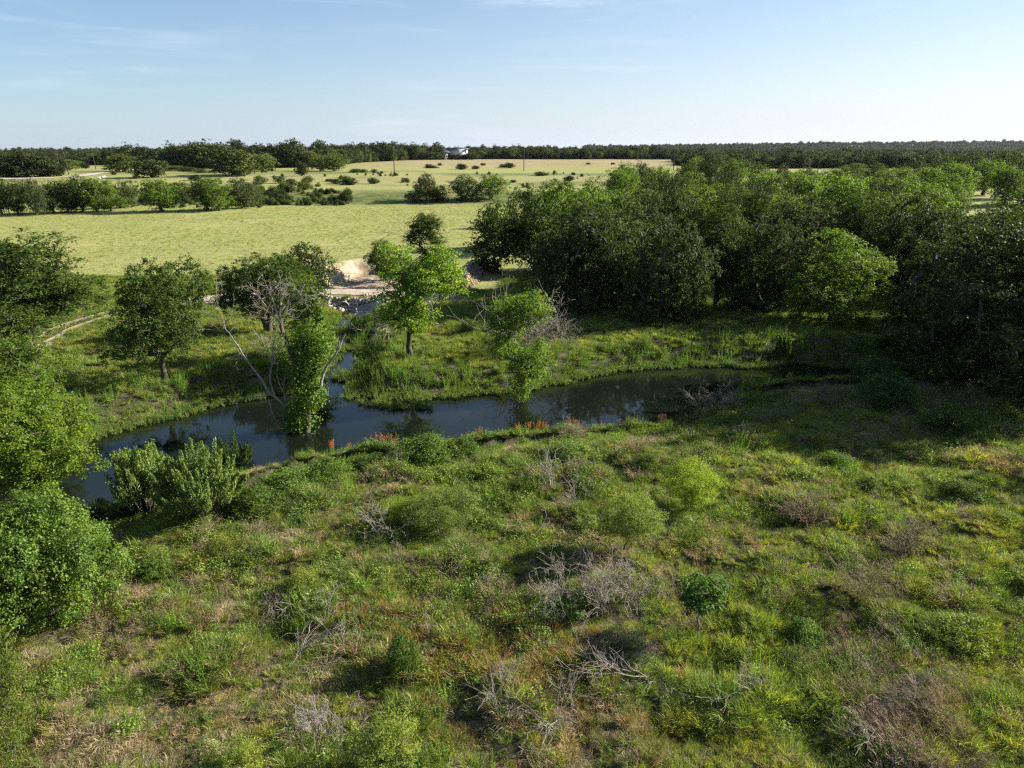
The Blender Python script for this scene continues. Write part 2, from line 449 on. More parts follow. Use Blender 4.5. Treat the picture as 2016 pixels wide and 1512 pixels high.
M['rock'] = noisy_mat('limestone_rubble', [(0.25, (0.20, 0.175, 0.15)), (0.5, (0.36, 0.32, 0.28)), (0.75, (0.56, 0.51, 0.45))], scale=2.2, bump=.5, bscale=9)
M['clod'] = noisy_mat('soil_clods', [(0.3, (0.16, 0.10, 0.075)), (0.5, (0.29, 0.20, 0.16)), (0.72, (0.40, 0.31, 0.26))], scale=1.6, bump=.5, bscale=8)
M['pole'] = noisy_mat('creosote_wood', [(0.3, (0.03, 0.022, 0.018)), (0.7, (0.07, 0.055, 0.045))], scale=2, bump=.2)
M['wall'] = noisy_mat('white_stucco', [(0.3, (0.52, 0.52, 0.52)), (0.7, (0.62, 0.62, 0.62))], scale=.5, bump=.1)
M['roof'] = noisy_mat('slate_metal_roof', [(0.3, (0.07, 0.08, 0.10)), (0.7, (0.11, 0.12, 0.15))], scale=.5, bump=.1, rough=.5)
M['glass'] = noisy_mat('dark_glass', [(0.3, (0.03, 0.035, 0.045)), (0.7, (0.05, 0.055, 0.07))], scale=.5, bump=0, rough=.1, spec=.6)
M['concrete'] = noisy_mat('concrete', [(0.3, (0.26, 0.24, 0.21)), (0.7, (0.42, 0.39, 0.34))], scale=3, bump=.3)
M['pipe_in'] = noisy_mat('corrugated_steel', [(0.3, (0.05, 0.05, 0.05)), (0.7, (0.10, 0.10, 0.10))], scale=3, bump=.2, rough=.6)

# ground material, driven by masks written on the land's points
def ground_material():
    m, n, l = new_mat('ground')
    out = n.new('ShaderNodeOutputMaterial'); p = n.new('ShaderNodeBsdfPrincipled')
    p.inputs['Roughness'].default_value = .95; p.inputs['Specular IOR Level'].default_value = .1
    g = n.new('ShaderNodeNewGeometry')
    at = n.new('ShaderNodeAttribute'); at.attribute_name = 'mask'
    at2 = n.new('ShaderNodeAttribute'); at2.attribute_name = 'mask2'
    sp = n.new('ShaderNodeSeparateColor'); l.new(at.outputs['Color'], sp.inputs[0])
    sp2 = n.new('ShaderNodeSeparateColor'); l.new(at2.outputs['Color'], sp2.inputs[0])
    def noise(scale, detail=6, rough=.6, st=(1, 1, 1)):
        mp = n.new('ShaderNodeMapping'); mp.inputs['Scale'].default_value = st; l.new(g.outputs['Position'], mp.inputs['Vector'])
        z = n.new('ShaderNodeTexNoise'); z.inputs['Scale'].default_value = scale; z.inputs['Detail'].default_value = detail
        z.inputs['Roughness'].default_value = rough; l.new(mp.outputs[0], z.inputs['Vector']); return z.outputs['Fac']
    def ramp(f, stops):
        r = n.new('ShaderNodeValToRGB'); r.color_ramp.elements.remove(r.color_ramp.elements[0])
        r.color_ramp.elements[0].position = stops[0][0]; r.color_ramp.elements[0].color = (*stops[0][1], 1)
        for pos, c in stops[1:]:
            e = r.color_ramp.elements.new(pos); e.color = (*c, 1)
        l.new(f, r.inputs['Fac']); return r.outputs[0]
    def mix(f, a, b, mode='MIX'):
        x = n.new('ShaderNodeMix'); x.data_type = 'RGBA'; x.blend_type = mode
        if isinstance(f, float): x.inputs[0].default_value = f
        else: l.new(f, x.inputs[0])
        l.new(a, x.inputs[6]); l.new(b, x.inputs[7]); return x.outputs[2]
    near = ramp(noise(1.3, 8), [(0.30, (0.028, 0.034, 0.012)), (0.46, (0.050, 0.058, 0.020)), (0.56, (0.085, 0.070, 0.048)), (0.75, (0.20, 0.165, 0.12))])
    fieldA = ramp(noise(.11, 9, .7, (.45, 1, 1)), [(0.30, (0.215, 0.25, 0.08)), (0.44, (0.25, 0.265, 0.09)), (0.58, (0.285, 0.28, 0.105)), (0.75, (0.31, 0.285, 0.125))])
    fine = ramp(noise(1.1, 10, .8, (.6, 1, 1)), [(0.25, (0.55, 0.55, 0.55)), (0.75, (1.35, 1.35, 1.35))])
    field = mix(1.0, fieldA, fine, 'MULTIPLY')
    tan = ramp(noise(.05, 9, .7), [(0.32, (0.19, 0.20, 0.075)), (0.48, (0.28, 0.235, 0.125)), (0.7, (0.35, 0.275, 0.17))])
    tan = mix(1.0, tan, fine, 'MULTIPLY')
    scrub = ramp(noise(.35, 9, .75), [(0.32, (0.030, 0.045, 0.016)), (0.5, (0.10, 0.13, 0.035)), (0.7, (0.22, 0.20, 0.11))])
    sand = ramp(noise(.7, 8, .7), [(0.34, (0.13, 0.085, 0.055)), (0.45, (0.25, 0.19, 0.13)), (0.54, (0.36, 0.30, 0.22)), (0.70, (0.45, 0.38, 0.29))])
    mud = ramp(noise(2.0, 5), [(0.3, (0.035, 0.030, 0.018)), (0.7, (0.09, 0.07, 0.045))])
    c = mix(sp.outputs[0], near, field)
    c = mix(sp.outputs[1], c, tan)
    c = mix(sp.outputs[2], c, scrub)
    c = mix(sp2.outputs[0], c, sand)
    c = mix(sp2.outputs[1], c, mud)
    l.new(c, p.inputs['Base Color'])
    bp = n.new('ShaderNodeBump'); bp.inputs['Strength'].default_value = .7; bp.inputs['Distance'].default_value = .25
    l.new(noise(1.6, 9, .75), bp.inputs['Height']); l.new(bp.outputs[0], p.inputs['Normal'])
    l.new(p.outputs[0], out.inputs['Surface'])
    return m
M['ground'] = ground_material()

# ================================================================== land, water, roads
def axis(fine, step, far, growth, start=0.0):
    v = [start]; s = step
    while v[-1] < far:
        if v[-1] > fine: s *= growth
        v.append(v[-1]+s)
    return np.array(v)
xp = axis(62, .55, 6500, 1.085)
xs = np.concatenate([-xp[:0:-1], xp])
ys = np.concatenate([np.array([-120, -60, -30, -12, -5, 0, 4, 8]), axis(108, .55, 7000, 1.05, 10.0)])
GX, GY = np.meshgrid(xs, ys)
gx, gy = GX.ravel(), GY.ravel()
gz = H(gx, gy)
nx, ny = len(xs), len(ys)
ii = (np.arange(ny-1)[:, None]*nx+np.arange(nx-1)[None]).ravel()
gF = np.stack([ii, ii+1, ii+nx+1, ii+nx], 1)
far_f = ss(70, 84, gy + 10*(fbm(gx/6, gy/6, 2)-.5) + 0.12*gx)          # pasture takes over from rough meadow
tan_f = ss(410, 470, gy+30*(fbm(gx/60, gy/60, 2)-.5))*ss(720, 640, gy)*ss(-150, -60, gx)*0.95 + 0.45*ss(240, 300, gy)*ss(420, 300, gy)*ss(.45, .65, fbm(gx/40, gy/60, 3))
tan_f = np.clip(tan_f, 0, 1)
scrub_f = ss(202, 212, gy)*ss(238, 222, gy)*ss(60, 30, gx)*ss(.35, .6, fbm(gx/12, gy/8, 3)+.15)
scrub_f = np.maximum(scrub_f, .75*ss(235, 260, gy)*ss(420, 380, gy)*ss(.56, .66, fbm(gx/70+9, gy/16, 3)))
scrub_f = np.maximum(scrub_f, ss(600, 700, gy)*ss(.35, .5, fbm(gx/300, gy/300, 2)+.2))
dist_w = poly_sd(WATER, gx, gy)
sand_f = ss(1.8, -.6, poly_sd(BASIN, gx, gy)+1.4*(fbm(gx/1.7, gy/1.7, 3)-.5))
RIP = [tuple(on_ground(*p)[:2]) for p in [(640, 586), (778, 586), (756, 608), (712, 632), (690, 626), (668, 612), (645, 606)]]
sand_f = np.maximum(sand_f, .8*ss(.5, -.3, poly_sd(RIP, gx, gy)))
sand_f = np.maximum(sand_f, ss(4.4, 2.8, line_sd(ROAD_C[:8], gx, gy)+1.6*(fbm(gx/2, gy/2, 3)-.5))*ss(-34, -30, gx)*ss(-6, -10, gx))
mud_f = ss(.9, .1, dist_w)
near_dark = ss(.4, -.2, dist_w)
mask = np.stack([far_f, tan_f, scrub_f, np.ones_like(gx)], 1)
mask2 = np.stack([sand_f, mud_f, near_dark, np.ones_like(gx)], 1)
ground = link('ground', mesh_np('ground', np.stack([gx, gy, gz], 1), gF, M['ground'], smooth=True, attrs={'mask': mask, 'mask2': mask2}))
tag(ground, kind='structure')

# creek surface: a level sheet that reaches a little into both banks
wx0, wx1 = min(p[0] for p in WATER)-3, max(p[0] for p in WATER)+3
wy0, wy1 = min(p[1] for p in WATER)-3, 80
wgx = np.linspace(wx0, wx1, 60); wgy = np.linspace(wy0, wy1, 40)
WX, WY = np.meshgrid(wgx, wgy)
wi = (np.arange(39)[:, None]*60+np.arange(59)[None]).ravel()
wF = np.stack([wi, wi+1, wi+61, wi+60], 1)
cxs = WX.ravel()[wF].mean(1); cys = WY.ravel()[wF].mean(1)
keep = np.minimum(poly_sd(WATER, cxs, cys), line_sd(CHAN, cxs, cys)-1.5) < 2.2
wF = wF[keep]
creek = link('creek_water', mesh_np('creek_water', np.stack([WX.ravel(), WY.ravel(), np.full(WX.size, WATER_Z)], 1), wF, M['water']))
tag(creek, kind='structure')

def strip(name, pts, width, mat, lift=.05, cross=6, step=1.0, wob=.35, crown=0.0):
    pts = np.array(pts, float)
    seg = np.linalg.norm(np.diff(pts, axis=0), axis=1); s = np.concatenate([[0], np.cumsum(seg)])
    t = np.arange(0, s[-1], step)
    cx = np.interp(t, s, pts[:, 0]); cy = np.interp(t, s, pts[:, 1])
    for _ in range(6):
        cx[1:-1] = (cx[:-2]+2*cx[1:-1]+cx[2:])/4; cy[1:-1] = (cy[:-2]+2*cy[1:-1]+cy[2:])/4
    dx = np.gradient(cx); dy = np.gradient(cy); L = np.hypot(dx, dy); nxn, nyn = -dy/L, dx/L
    k = np.linspace(-.5, .5, cross)
    w = width*(1+wob*(fbm(cx/3, cy/3, 2)-.5)*2)
    X = cx[:, None]+nxn[:, None]*k[None]*w[:, None]; Y = cy[:, None]+nyn[:, None]*k[None]*w[:, None]
    Z = H(X.ravel(), Y.ravel())+lift
    i = (np.arange(len(t)-1)[:, None]*cross+np.arange(cross-1)[None]).ravel()
    F = np.stack([i, i+1, i+cross+1, i+cross], 1)
    o = link(name, mesh_np(name, np.stack([X.ravel(), Y.ravel(), Z], 1), F, mat, smooth=True))
    tag(o, kind='structure'); return o
strip('caliche_road', ROAD_C[:8], 3.6, M['caliche'], lift=.06)
def offset_line(pts, d):
    p = np.array(pts, float); t = np.gradient(p, axis=0); t = unit(t)
    return [(a[0]-b[1]*d, a[1]+b[0]*d) for a, b in zip(p, t)]
strip('dirt_track', offset_line(TRACK_C, .75), .85, M['track'], lift=.03, cross=4, wob=.9)
strip('dirt_track', offset_line(TRACK_C, -.75), .85, M['track'], lift=.03, cross=4, wob=.9)
strip('far_gravel_road', [(at_y(px, py, Y)[0], Y) for px, py, Y in FAR_ROAD_PX], 6.0, M['farroad'], lift=.15, step=4)

# ================================================================== plant builders
class Proto:
    """meshes of one plant kind, with its measured height and width"""
    def __init__(s, crown, trunk, h, w): s.crown, s.trunk, s.h, s.w = crown, trunk, h, w

def sample_shell(r, n, ell, power=.45, minz=None):
    """points near the shell of a union of ellipsoids"""
    ell = np.array(ell, float); vol = ell[:, 3]*ell[:, 4]*ell[:, 5]
    out = []
    while len(out) < n:
        k = r.choice(len(ell), p=vol/vol.sum())
        d = unit(r.normal(size=3)); rad = r.random()**power
        p = ell[k, :3]+d*ell[k, 3:6]*rad
        if minz is not None and p[2] < minz: continue
        inside = 0
        for j in range(len(ell)):
            if j != k and (((p-ell[j, :3])/ell[j, 3:6])**2).sum() < .35: inside = 1
        if inside and r.random() < .8: continue
        out.append(p)
    return np.array(out)
def spread(r, pts, n):
    """keeps n points of pts that stay apart from each other"""
    keep = [0]; d = np.linalg.norm(pts-pts[0], axis=1)
    while len(keep) < min(n, len(pts)):
        w = d**1.5; k = r.choice(len(pts), p=w/w.sum()) if r.random() < .5 else int(np.argmax(d))
        keep.append(k); d = np.minimum(d, np.linalg.norm(pts-pts[k], axis=1)+1e-6)
    return pts[keep]

def skeleton(r, targets, fork, lean=(0, 0), step=.5, jit=.10, stems=1, spread0=.15):
    """limbs: joins each target to the nearest limb point; returns nodes and parents"""
    nodes, par = [], []
    tips0 = []
    for s in range(stems):
        a = 2*np.pi*s/stems+r.random(); b = np.array([math.cos(a), math.sin(a), 0])*spread0*(stems > 1)
        n0 = len(nodes); nseg = max(2, int(fork/step))
        top = np.array([lean[0], lean[1], fork])+b*2.2*fork*.35
        for i in range(nseg+1):
            t = i/nseg
            nodes.append(b*(1-t)+top*t+r.normal(0, jit*.35, 3)*(0 < t)*np.array([1, 1, .2])); par.append(-1 if i == 0 else len(nodes)-2)
        tips0.append(len(nodes)-1)
    base_z = fork*.72
    order = np.argsort(np.linalg.norm(targets-np.array([lean[0], lean[1], fork]), axis=1))
    tip_ids = []
    for k in order:
        T = targets[k]; N = np.array(nodes); dv = T-N; d = np.linalg.norm(dv, axis=1)
        up = dv[:, 2]/(d+1e-6)
        cost = d*(1+.9*np.clip(.25-up, 0, 2)) + np.where(N[:, 2] < min(base_z, T[2]*.8), 50, 0)
        cost += .25*np.linalg.norm(N[:, :2], axis=1)*0
        i = int(np.argmin(cost)); P = N[i]; L = d[i]
        ns = max(1, int(L/step)); prev = i
        bow = np.array([0, 0, .12*L])+r.normal(0, jit*L*.5, 3)
        for j in range(1, ns+1):
            t = j/ns
            q = P*(1-t)+T*t+bow*math.sin(math.pi*t)*1.0+(r.normal(0, jit, 3) if j < ns else 0)
            nodes.append(q); par.append(prev); prev = len(nodes)-1
        tip_ids.append(prev)
    return np.array(nodes), np.array(par), tip_ids

def limb_mesh(nodes, par, tips, r_trunk, r_tip=.012, expo=2.1, sides=6):
    n = len(nodes); w = np.zeros(n); w[tips] += 1
    for i in range(n-1, 0, -1):
        if w[i] == 0: w[i] = .3
        if par[i] >= 0: w[par[i]] += w[i]
    rad = r_tip+(r_trunk-r_tip)*(w/w.max())**(1/expo)
    e = np.where(par >= 0)[0]
    z = nodes[:, 2]; flare = 1+.5*np.exp(-z/.35)
    R0 = rad[e]*flare[par[e]]; R1 = rad[e]*flare[e]
    d = unit(nodes[e]-nodes[par[e]])
    return tubes(nodes[par[e]]-d*R0[:, None]*.25, nodes[e]+d*R1[:, None]*.25, R0, R1, sides)

def crown_leaves(r, clumps, rad, sprays, per, leaf, up=.55, spray_r=.22, flat=.75, droop=0.0, asp=.55, top_bias=.25):
    """leaf sprays over the outside of every clump"""
    n = len(clumps)
    rad = rad*(.7+.6*r.random(n))
    ns = sprays
    d = unit(r.normal(size=(n, ns, 3))+np.array([0, 0, top_bias]))
    rr = rad[:, None]*(.62+.45*r.random((n, ns))**.7)
    S = clumps[:, None, :]+d*rr[..., None]*np.array([1, 1, flat])
    S[..., 2] -= droop*r.random((n, ns))*rr
    S = S.reshape(-1, 3); D = d.reshape(-1, 3)
    keep = r.random(len(S)) > .12
    S, D = S[keep], D[keep]
    m = len(S); sr = spray_r*(.6+.8*r.random(m))
    off = r.normal(size=(m, per, 3))*np.array([1, 1, .75])*sr[:, None, None]*.6
    C = (S[:, None, :]+off).reshape(-1, 3)
    Dn = np.repeat(D, per, 0)
    N = unit(Dn*.8+r.normal(size=C.shape)*.65+np.array([0, 0, up]))
    T = unit(off.reshape(-1, 3)+r.normal(size=C.shape)*.12+np.array([0, 0, -.05]))
    L = leaf*(.65+.7*r.random(len(C)))
    return leaves_np(C, N, T, L, L*asp*(.8+.4*r.random(len(C))))

def make_tree(seed, ell, n_cl, cl_r, sprays, per, leaf, fork, trunk_r, mat, bark, stems=1, lean=(0, 0), spray_r=.22, flat=.95,
              droop=0, asp=.55, jit=.1, step=.5, power=.45, minz=.6, sides=6, top_bias=.45, up=.55):
    r = np.random.default_rng(seed)
    pts = spread(r, sample_shell(r, n_cl*5, ell, power, minz), n_cl)
    nodes, par, tips = skeleton(r, pts, fork, lean, step, jit, stems)
    tv, tf = limb_mesh(nodes, par, tips, trunk_r, r_tip=leaf*.12, sides=sides)
    lv, lf = crown_leaves(r, pts, cl_r, sprays, per, leaf, spray_r=spray_r, flat=flat, droop=droop, asp=asp, top_bias=top_bias, up=up)
    h = np.percentile(lv[:, 2], 99.5); w = (np.percentile(lv[:, 0], 98)-np.percentile(lv[:, 0], 2)+np.percentile(lv[:, 1], 98)-np.percentile(lv[:, 1], 2))/2
    return Proto(mesh_np('crown', lv, lf, mat), mesh_np('trunk', tv, tf, bark, smooth=True), h, w)

# --- prototypes (about 9 m tall, 8 m wide unless said otherwise)
PR = {}
def oak_ell(r, H_=9, W=8, base=1.3, lobes=6, flat=1.0):
    e = [(0, 0, base+(H_-base)*.50, W*.31, W*.31, (H_-base)*.50)]
    for k in range(lobes):
        a = 2*np.pi*k/lobes+r.random()*.8; q = W*(.22+.1*r.random()); z = base+(H_-base)*(.15+.55*r.random()); s = W*(.17+.08*r.random())
        e.append((q*math.cos(a), q*math.sin(a), z, s, s, s*flat))
    e.append((r.normal()*.6, r.normal()*.6, H_-W*.16, W*.2, W*.2, W*.15))
    return e
r_ = np.random.default_rng
PR['oak'] = [make_tree(s, oak_ell(r_(s), 9, 8, 2.1), 95, .9, 20, 22, .16, 1.6, .22, M['oak'], M['bark'], stems=1+(s % 2), jit=.07, minz=1.6) for s in (11, 12, 13)]
PR['liveoak'] = [make_tree(s, oak_ell(r_(s), 9, 10, .0, 9), 120, 1.0, 20, 22, .18, 1.6, .38, M['liveoak'], M['bark'], stems=2, droop=.9, minz=.3, power=.3) for s in (21, 22, 23)]
PR['elm'] = [make_tree(s, oak_ell(r_(s), 9, 8, 1.2, 7), 100, .85, 20, 20, .165, 2.0, .26, M['elm'], M['bark'], droop=.3) for s in (31, 32)]
PR['midoak'] = [make_tree(s, oak_ell(r_(s), 9, 9, .4, 7), 85, 1.05, 14, 9, .30, 1.6, .32, M['oak'], M['bark'], spray_r=.35, sides=4, droop=.3) for s in (41, 42, 43)]
PR['midelm'] = [make_tree(s, oak_ell(r_(s), 9, 8, .5, 7), 80, 1.0, 14, 9, .30, 1.8, .28, M['elm'], M['bark'], spray_r=.35, sides=4, droop=.3) for s in (51, 52)]
PR['midlive'] = [make_tree(s, oak_ell(r_(s), 8, 10, .1, 8), 95, 1.05, 14, 9, .30, 1.4, .34, M['liveoak'], M['bark'], spray_r=.35, sides=4, droop=.4, power=.3) for s in (61, 62)]
PR['faroak'] = [make_tree(s, oak_ell(r_(s), 9, 10, .3, 7), 64, 1.3, 10, 6, .66, 1.0, .30, M['far'], M['bark'], spray_r=.5, sides=4, step=1.2, power=.3, droop=.3) for s in (71, 72, 73)]
PR['farbright'] = [make_tree(s, oak_ell(r_(s), 8, 8, .4, 6), 50, 1.2, 10, 6, .58, 1.0, .26, M['farbright'], M['bark'], spray_r=.5, sides=4, step=1.2, droop=.3) for s in (81, 82)]
# near leafy trees and shrubs, at their own size
PR['hackberry'] = [make_tree(91, [(0, 0, 4.0, 2.4, 2.4, 2.0), (1.6, .3, 3.4, 1.4, 1.4, 1.3), (.6, -1.5, 3.0, 1.5, 1.4, 1.4), (-1.2, .8, 4.6, 1.4, 1.4, 1.2), (.3, 0, 5.6, 1.1, 1.1, .8)],
                             120, .50, 24, 32, .092, 1.6, .13, M['pecan'], M['bark'], step=.35, spray_r=.17, droop=.3)]
PR['broadbush'] = [make_tree(92, [(0, 0, 1.7, 1.6, 1.6, 1.7), (1.3, -.5, 1.2, 1.1, 1.1, 1.2), (-1.2, .5, 2.0, 1.0, 1.0, 1.2), (.3, -1.4, 1.0, 1.0, .9, 1.0), (.5, 1.2, 1.9, .9, .9, 1.3), (-.9, -1.1, 1.5, .8, .8, 1.2), (1.5, .8, .9, .7, .7, .9)],
                             130, .40, 26, 32, .082, .5, .08, M['lush'], M['bark'], stems=3, step=.3, spray_r=.16, minz=.25, power=.3)]
PR['pecantree'] = [make_tree(93, [(1.0, 0, 6.1, 2.1, 1.9, 1.3), (1.7, .2, 7.0, 1.5, 1.4, 1.1), (-.7, 0, 3.6, 1.2, 1.2, 1.1), (.3, -.4, 3.2, 1.2, 1.2, .9), (-.4, 0, 7.7, .9, .9, .8), (2.8, 0, 5.6, .9, .9, .7)],
                             70, .62, 15, 20, .15, 2.0, .17, M['pecan'], M['bark'], spray_r=.24, minz=1.9)]
PR['slim'] = [make_tree(94, [(0, 0, 6.6, 1.3, 1.2, 1.5), (-1.0, 0, 5.0, 1.0, .9, .8), (.7, .2, 4.6, .8, .8, .9), (.2, 0, 3.0, .9, .9, 1.0)],
                        60, .55, 14, 18, .16, 2.0, .15, M['oak'], M['bark'], spray_r=.22, minz=1.5),
              make_tree(95, [(0, 0, 4.5, 1.3, 1.2, 2.2), (.5, 0, 2.3, 1.1, 1.1, 1.5), (-.7, .2, 3.2, .9, .9, 1.2)],
                        46, .5, 13, 16, .16, 1.0, .12, M['elm'], M['bark'], spray_r=.22, minz=.5, droop=.4, stems=2)]
PR['creekside'] = [make_tree(96, [(-.9, .4, 5.5, 1.2, 1.0, 1.0), (.6, 0, 5.9, .8, .8, .9), (-1.0, 0, 3.9, .7, .7, .9), (.3, 0, 2.5, 1.1, 1.0, .8), (.2, 0, 1.5, .7, .7, .6), (1.0, .1, 3.2, .6, .6, .8)],
                             84, .42, 14, 15, .12, 1.0, .10, M['elm'], M['palebark'], spray_r=.2, minz=1.0, droop=.3, lean=(.1, 0))]
def ellb(w, h, sd=1, k=6):
    q = np.random.default_rng(sd*7+1); e = []
    for i in range(k):
        a = 2*np.pi*i/k+q.random(); d = w*(.14+.2*q.random()); s = w*(.13+.13*q.random()); hh = h*(.35+.6*q.random())
        e.append((d*math.cos(a), d*math.sin(a), hh*.5, s, s, hh*.5))
    return e+[(0, 0, h*.5, w*.24, w*.24, h*.45)]
PR['shrub'] = [make_tree(s, ellb(2.2, 1.8, s), 60, .30, 16, 14, .075, .3, .035, M['lush'], M['bark'], stems=4, step=.2, spray_r=.11, minz=.12, power=.3, sides=4) for s in (101, 102)]
PR['palebush'] = [make_tree(s, ellb(2.2, 1.8, s), 55, .28, 14, 13, .06, .3, .03, M['forb2'], M['bark'], stems=4, step=.2, spray_r=.12, minz=.12, power=.35, sides=4) for s in (104,)]
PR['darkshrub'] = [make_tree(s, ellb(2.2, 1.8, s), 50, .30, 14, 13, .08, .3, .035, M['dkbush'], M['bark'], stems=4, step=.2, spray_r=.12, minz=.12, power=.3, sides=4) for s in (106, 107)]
PR['mesquite'] = [make_tree(s, [(0, 0, 1.6, 1.2, 1.2, .7), (.5, 0, 1.3, .8, .8, .6), (-.5, .2, 1.9, .7, .7, .5)], 90, .26, 18, 20, .062, .6, .03, M[mm], M['bark'], stems=3, step=.2, spray_r=.12, asp=.28, minz=.55, sides=4, flat=.6)
                  for s, mm in ((110, 'mesquite'), (111, 'mesq2'))]
PR['sapling'] = [make_tree(113, [(0, 0, 2.0, .75, .7, .55), (.3, 0, 2.35, .4, .4, .3), (-.35, 0, 1.7, .4, .4, .3)], 26, .22, 9, 9, .14, 1.2, .03, M['dkbush'], M['palebark'], step=.2, spray_r=.12, asp=.42, minz=1.1, sides=5)]
PR['juniper'] = [make_tree(115, [(0, 0, 1.8, 1.5, 1.5, 1.8), (0, 0, 3.3, .8, .8, 1.0), (.5, 0, 1.0, 1.2, 1.2, .9)], 120, .34, 22, 22, .06, .3, .09, M['juniper'], M['bark'], step=.3, spray_r=.12, asp=.3, minz=.1, power=.3, sides=4, top_bias=.8)]

def make_spiky(seed, h, w, n, mat, leaf=.055, stem=.02):
    """upright feathery shrub: many pointed leafy spires from a short woody base"""
    r = np.random.default_rng(seed)
    a = r.random(n)*2*np.pi; q = w*.5*np.sqrt(r.random(n))*(.8+.4*r.random(n))
    tip = np.stack([q*np.cos(a), q*np.sin(a), h*(1-.45*(q/(w*.5))**2)*(.65+.4*r.random(n))], 1)
    base = np.stack([.25*q*np.cos(a), .25*q*np.sin(a), np.zeros(n)], 1)
    mid = base*.45+tip*.55; mid[:, 2] = tip[:, 2]*.42
    tv, tf = tubes(np.concatenate([base, mid]), np.concatenate([mid, tip]), np.concatenate([np.full(n, stem), np.full(n, stem*.6)]), np.concatenate([np.full(n, stem*.6), np.full(n, stem*.2)]), 4)
    per = 200
    t = r.random((n, per))**.75
    P = mid[:, None]*(1-t[..., None])+tip[:, None]*t[..., None]
    rr = .19*(1-t*.8)*(.5+.6*r.random((n, per)))*(h/2.2)
    b = r.random((n, per))*2*np.pi
    # side twigs: gather leaves on a few directions
    b = np.round(b*2.2/np.pi)*np.pi/2.2+r.normal(0, .25, b.shape)
    o = np.stack([np.cos(b)*rr, np.sin(b)*rr, rr*.3], -1)
    C = (P+o).reshape(-1, 3); D = unit(o.reshape(-1, 3)*1.5+np.array([0, 0, .25])); N = unit(r.normal(size=C.shape)+np.array([0, 0, .2]))
    L = leaf*(.7+.6*r.random(len(C)))
    lv, lf = leaves_np(C, N, D, L*1.5, L*.5)
    return Proto(mesh_np('crown', lv, lf, mat), mesh_np('trunk', tv, tf, M['bark']), float(lv[:, 2].max()), w+.3)
PR['spiky'] = [make_spiky(120, 2.6, 2.2, 90, M['bacch']), make_spiky(121, 2.0, 2.6, 110, M['bacch'])]
PR['spikydark'] = [make_spiky(122, 2.0, 2.2, 50, M['dkbush'])]
PR['willow'] = [make_spiky(123, 2.4, 1.5, 46, M['weed'], leaf=.09)]

def twiggy(seed, h, w, n_main, depth, r0, flare=1.0, tip_r=.004, kids=(3, 5), gravity=0.0, seglen=.22):
    """bare branching; returns tube arrays"""
    r = np.random.default_rng(seed)
    A, B, RA, RB = [], [], [], []
    def grow(p, d, L, rad, dep):
        n = max(2, int(L/seglen)); pts = [p]; ds = [d]
        for i in range(n):
            d = d+r.normal(0, .16, 3)+np.array([0, 0, -gravity*.1]); d = d/np.linalg.norm(d)
            q = pts[-1]+d*L/n; rr0 = rad*(1-.75*i/n); rr1 = rad*(1-.75*(i+1)/n)
            A.append(pts[-1]); B.append(q); RA.append(max(rr0, tip_r)); RB.append(max(rr1, tip_r)); pts.append(q); ds.append(d)
        if dep > 0:
            for _ in range(r.integers(kids[0], kids[1]+1)):
                i = r.integers(1, n+1); dd = unit(ds[i]+r.normal(0, .62, 3)); grow(pts[i], dd, L*(.35+.35*r.random()), rad*(.35+.25*r.random()), dep-1)
    for k in range(n_main):
        a = 2*np.pi*k/n_main+r.random()
        d = unit(np.array([math.cos(a)*w/h*flare*(.3+.7*r.random()), math.sin(a)*w/h*flare*(.3+.7*r.random()), 1.0]))
        grow(np.array([math.cos(a), math.sin(a), 0])*.05*w, d, h*(.7+.3*r.random()), r0*(.6+.5*r.random()), depth)
    return np.array(A), np.array(B), np.array(RA), np.array(RB)
def twig_mesh(name, args, mat, sides=3, rot=None):
    A, B, a, b = args
    if rot is not None: A, B = A@rot.T, B@rot.T
    V, F = tubes(A, B, a, b, sides); return mesh_np(name, V, F, mat)

# --- small ground plants (used many thousand times, as instances)
def tuft(seed, n, h, rad, mat, w=.02, lean=.5, bend=.5, seg=3, dead=0.0, deadmat=None, flop=None):
    r = np.random.default_rng(seed)
    a = r.random(n)*2*np.pi; q = rad*np.sqrt(r.random(n)); L = h*(.45+.7*r.random(n))
    base = np.stack([q*np.cos(a), q*np.sin(a), np.full(n, -.03)], 1)
    da = a+r.normal(0, .7, n); ln = lean*(.2+r.random(n))
    d = unit(np.stack([np.cos(da)*ln, np.sin(da)*ln, np.ones(n)], 1))
    if flop is not None: d = unit(d+np.array(flop))
    out = np.stack([np.cos(da), np.sin(da), np.zeros(n)], 1)
    pts = [base]; dd = d
    for i in range(seg):
        dd = unit(dd+out*bend*(.3+.5*r.random((n, 1)))/seg*(i+.4)+np.array([0, 0, -bend*.55*(i+.2)/seg]))
        nxt = pts[-1]+dd*(L/seg)[:, None]; nxt[:, 2] = np.maximum(nxt[:, 2], .01); pts.append(nxt)
    fa = r.random(n)*np.pi*2; s = np.stack([np.cos(fa), np.sin(fa), r.normal(0, .3, n)], 1)*w*(.6+.8*r.random((n, 1)))*.5
    vs = []
    for i, p in enumerate(pts[:-1]):
        k = 1-.55*i/seg; vs += [p-s*k, p+s*k]
    vs.append(pts[-1])
    V = np.stack(vs, 1); m = V.shape[1]; V = V.reshape(-1, 3); o = (np.arange(n)*m)[:, None]
    Q = np.concatenate([o+np.array([[2*i, 2*i+1, 2*i+3, 2*i+2]]) for i in range(seg-1)], 0)
    T = o+np.array([[2*(seg-1), 2*(seg-1)+1, m-1]])
    fm = None; mats = [mat]
    if dead > 0:
        isd = r.random(n) < dead; mats = [mat, deadmat]
        fm = np.concatenate([np.tile(isd, seg-1), isd]).astype(np.int32)
    return mesh_np('tuft', V, [Q, T], mats, fm)
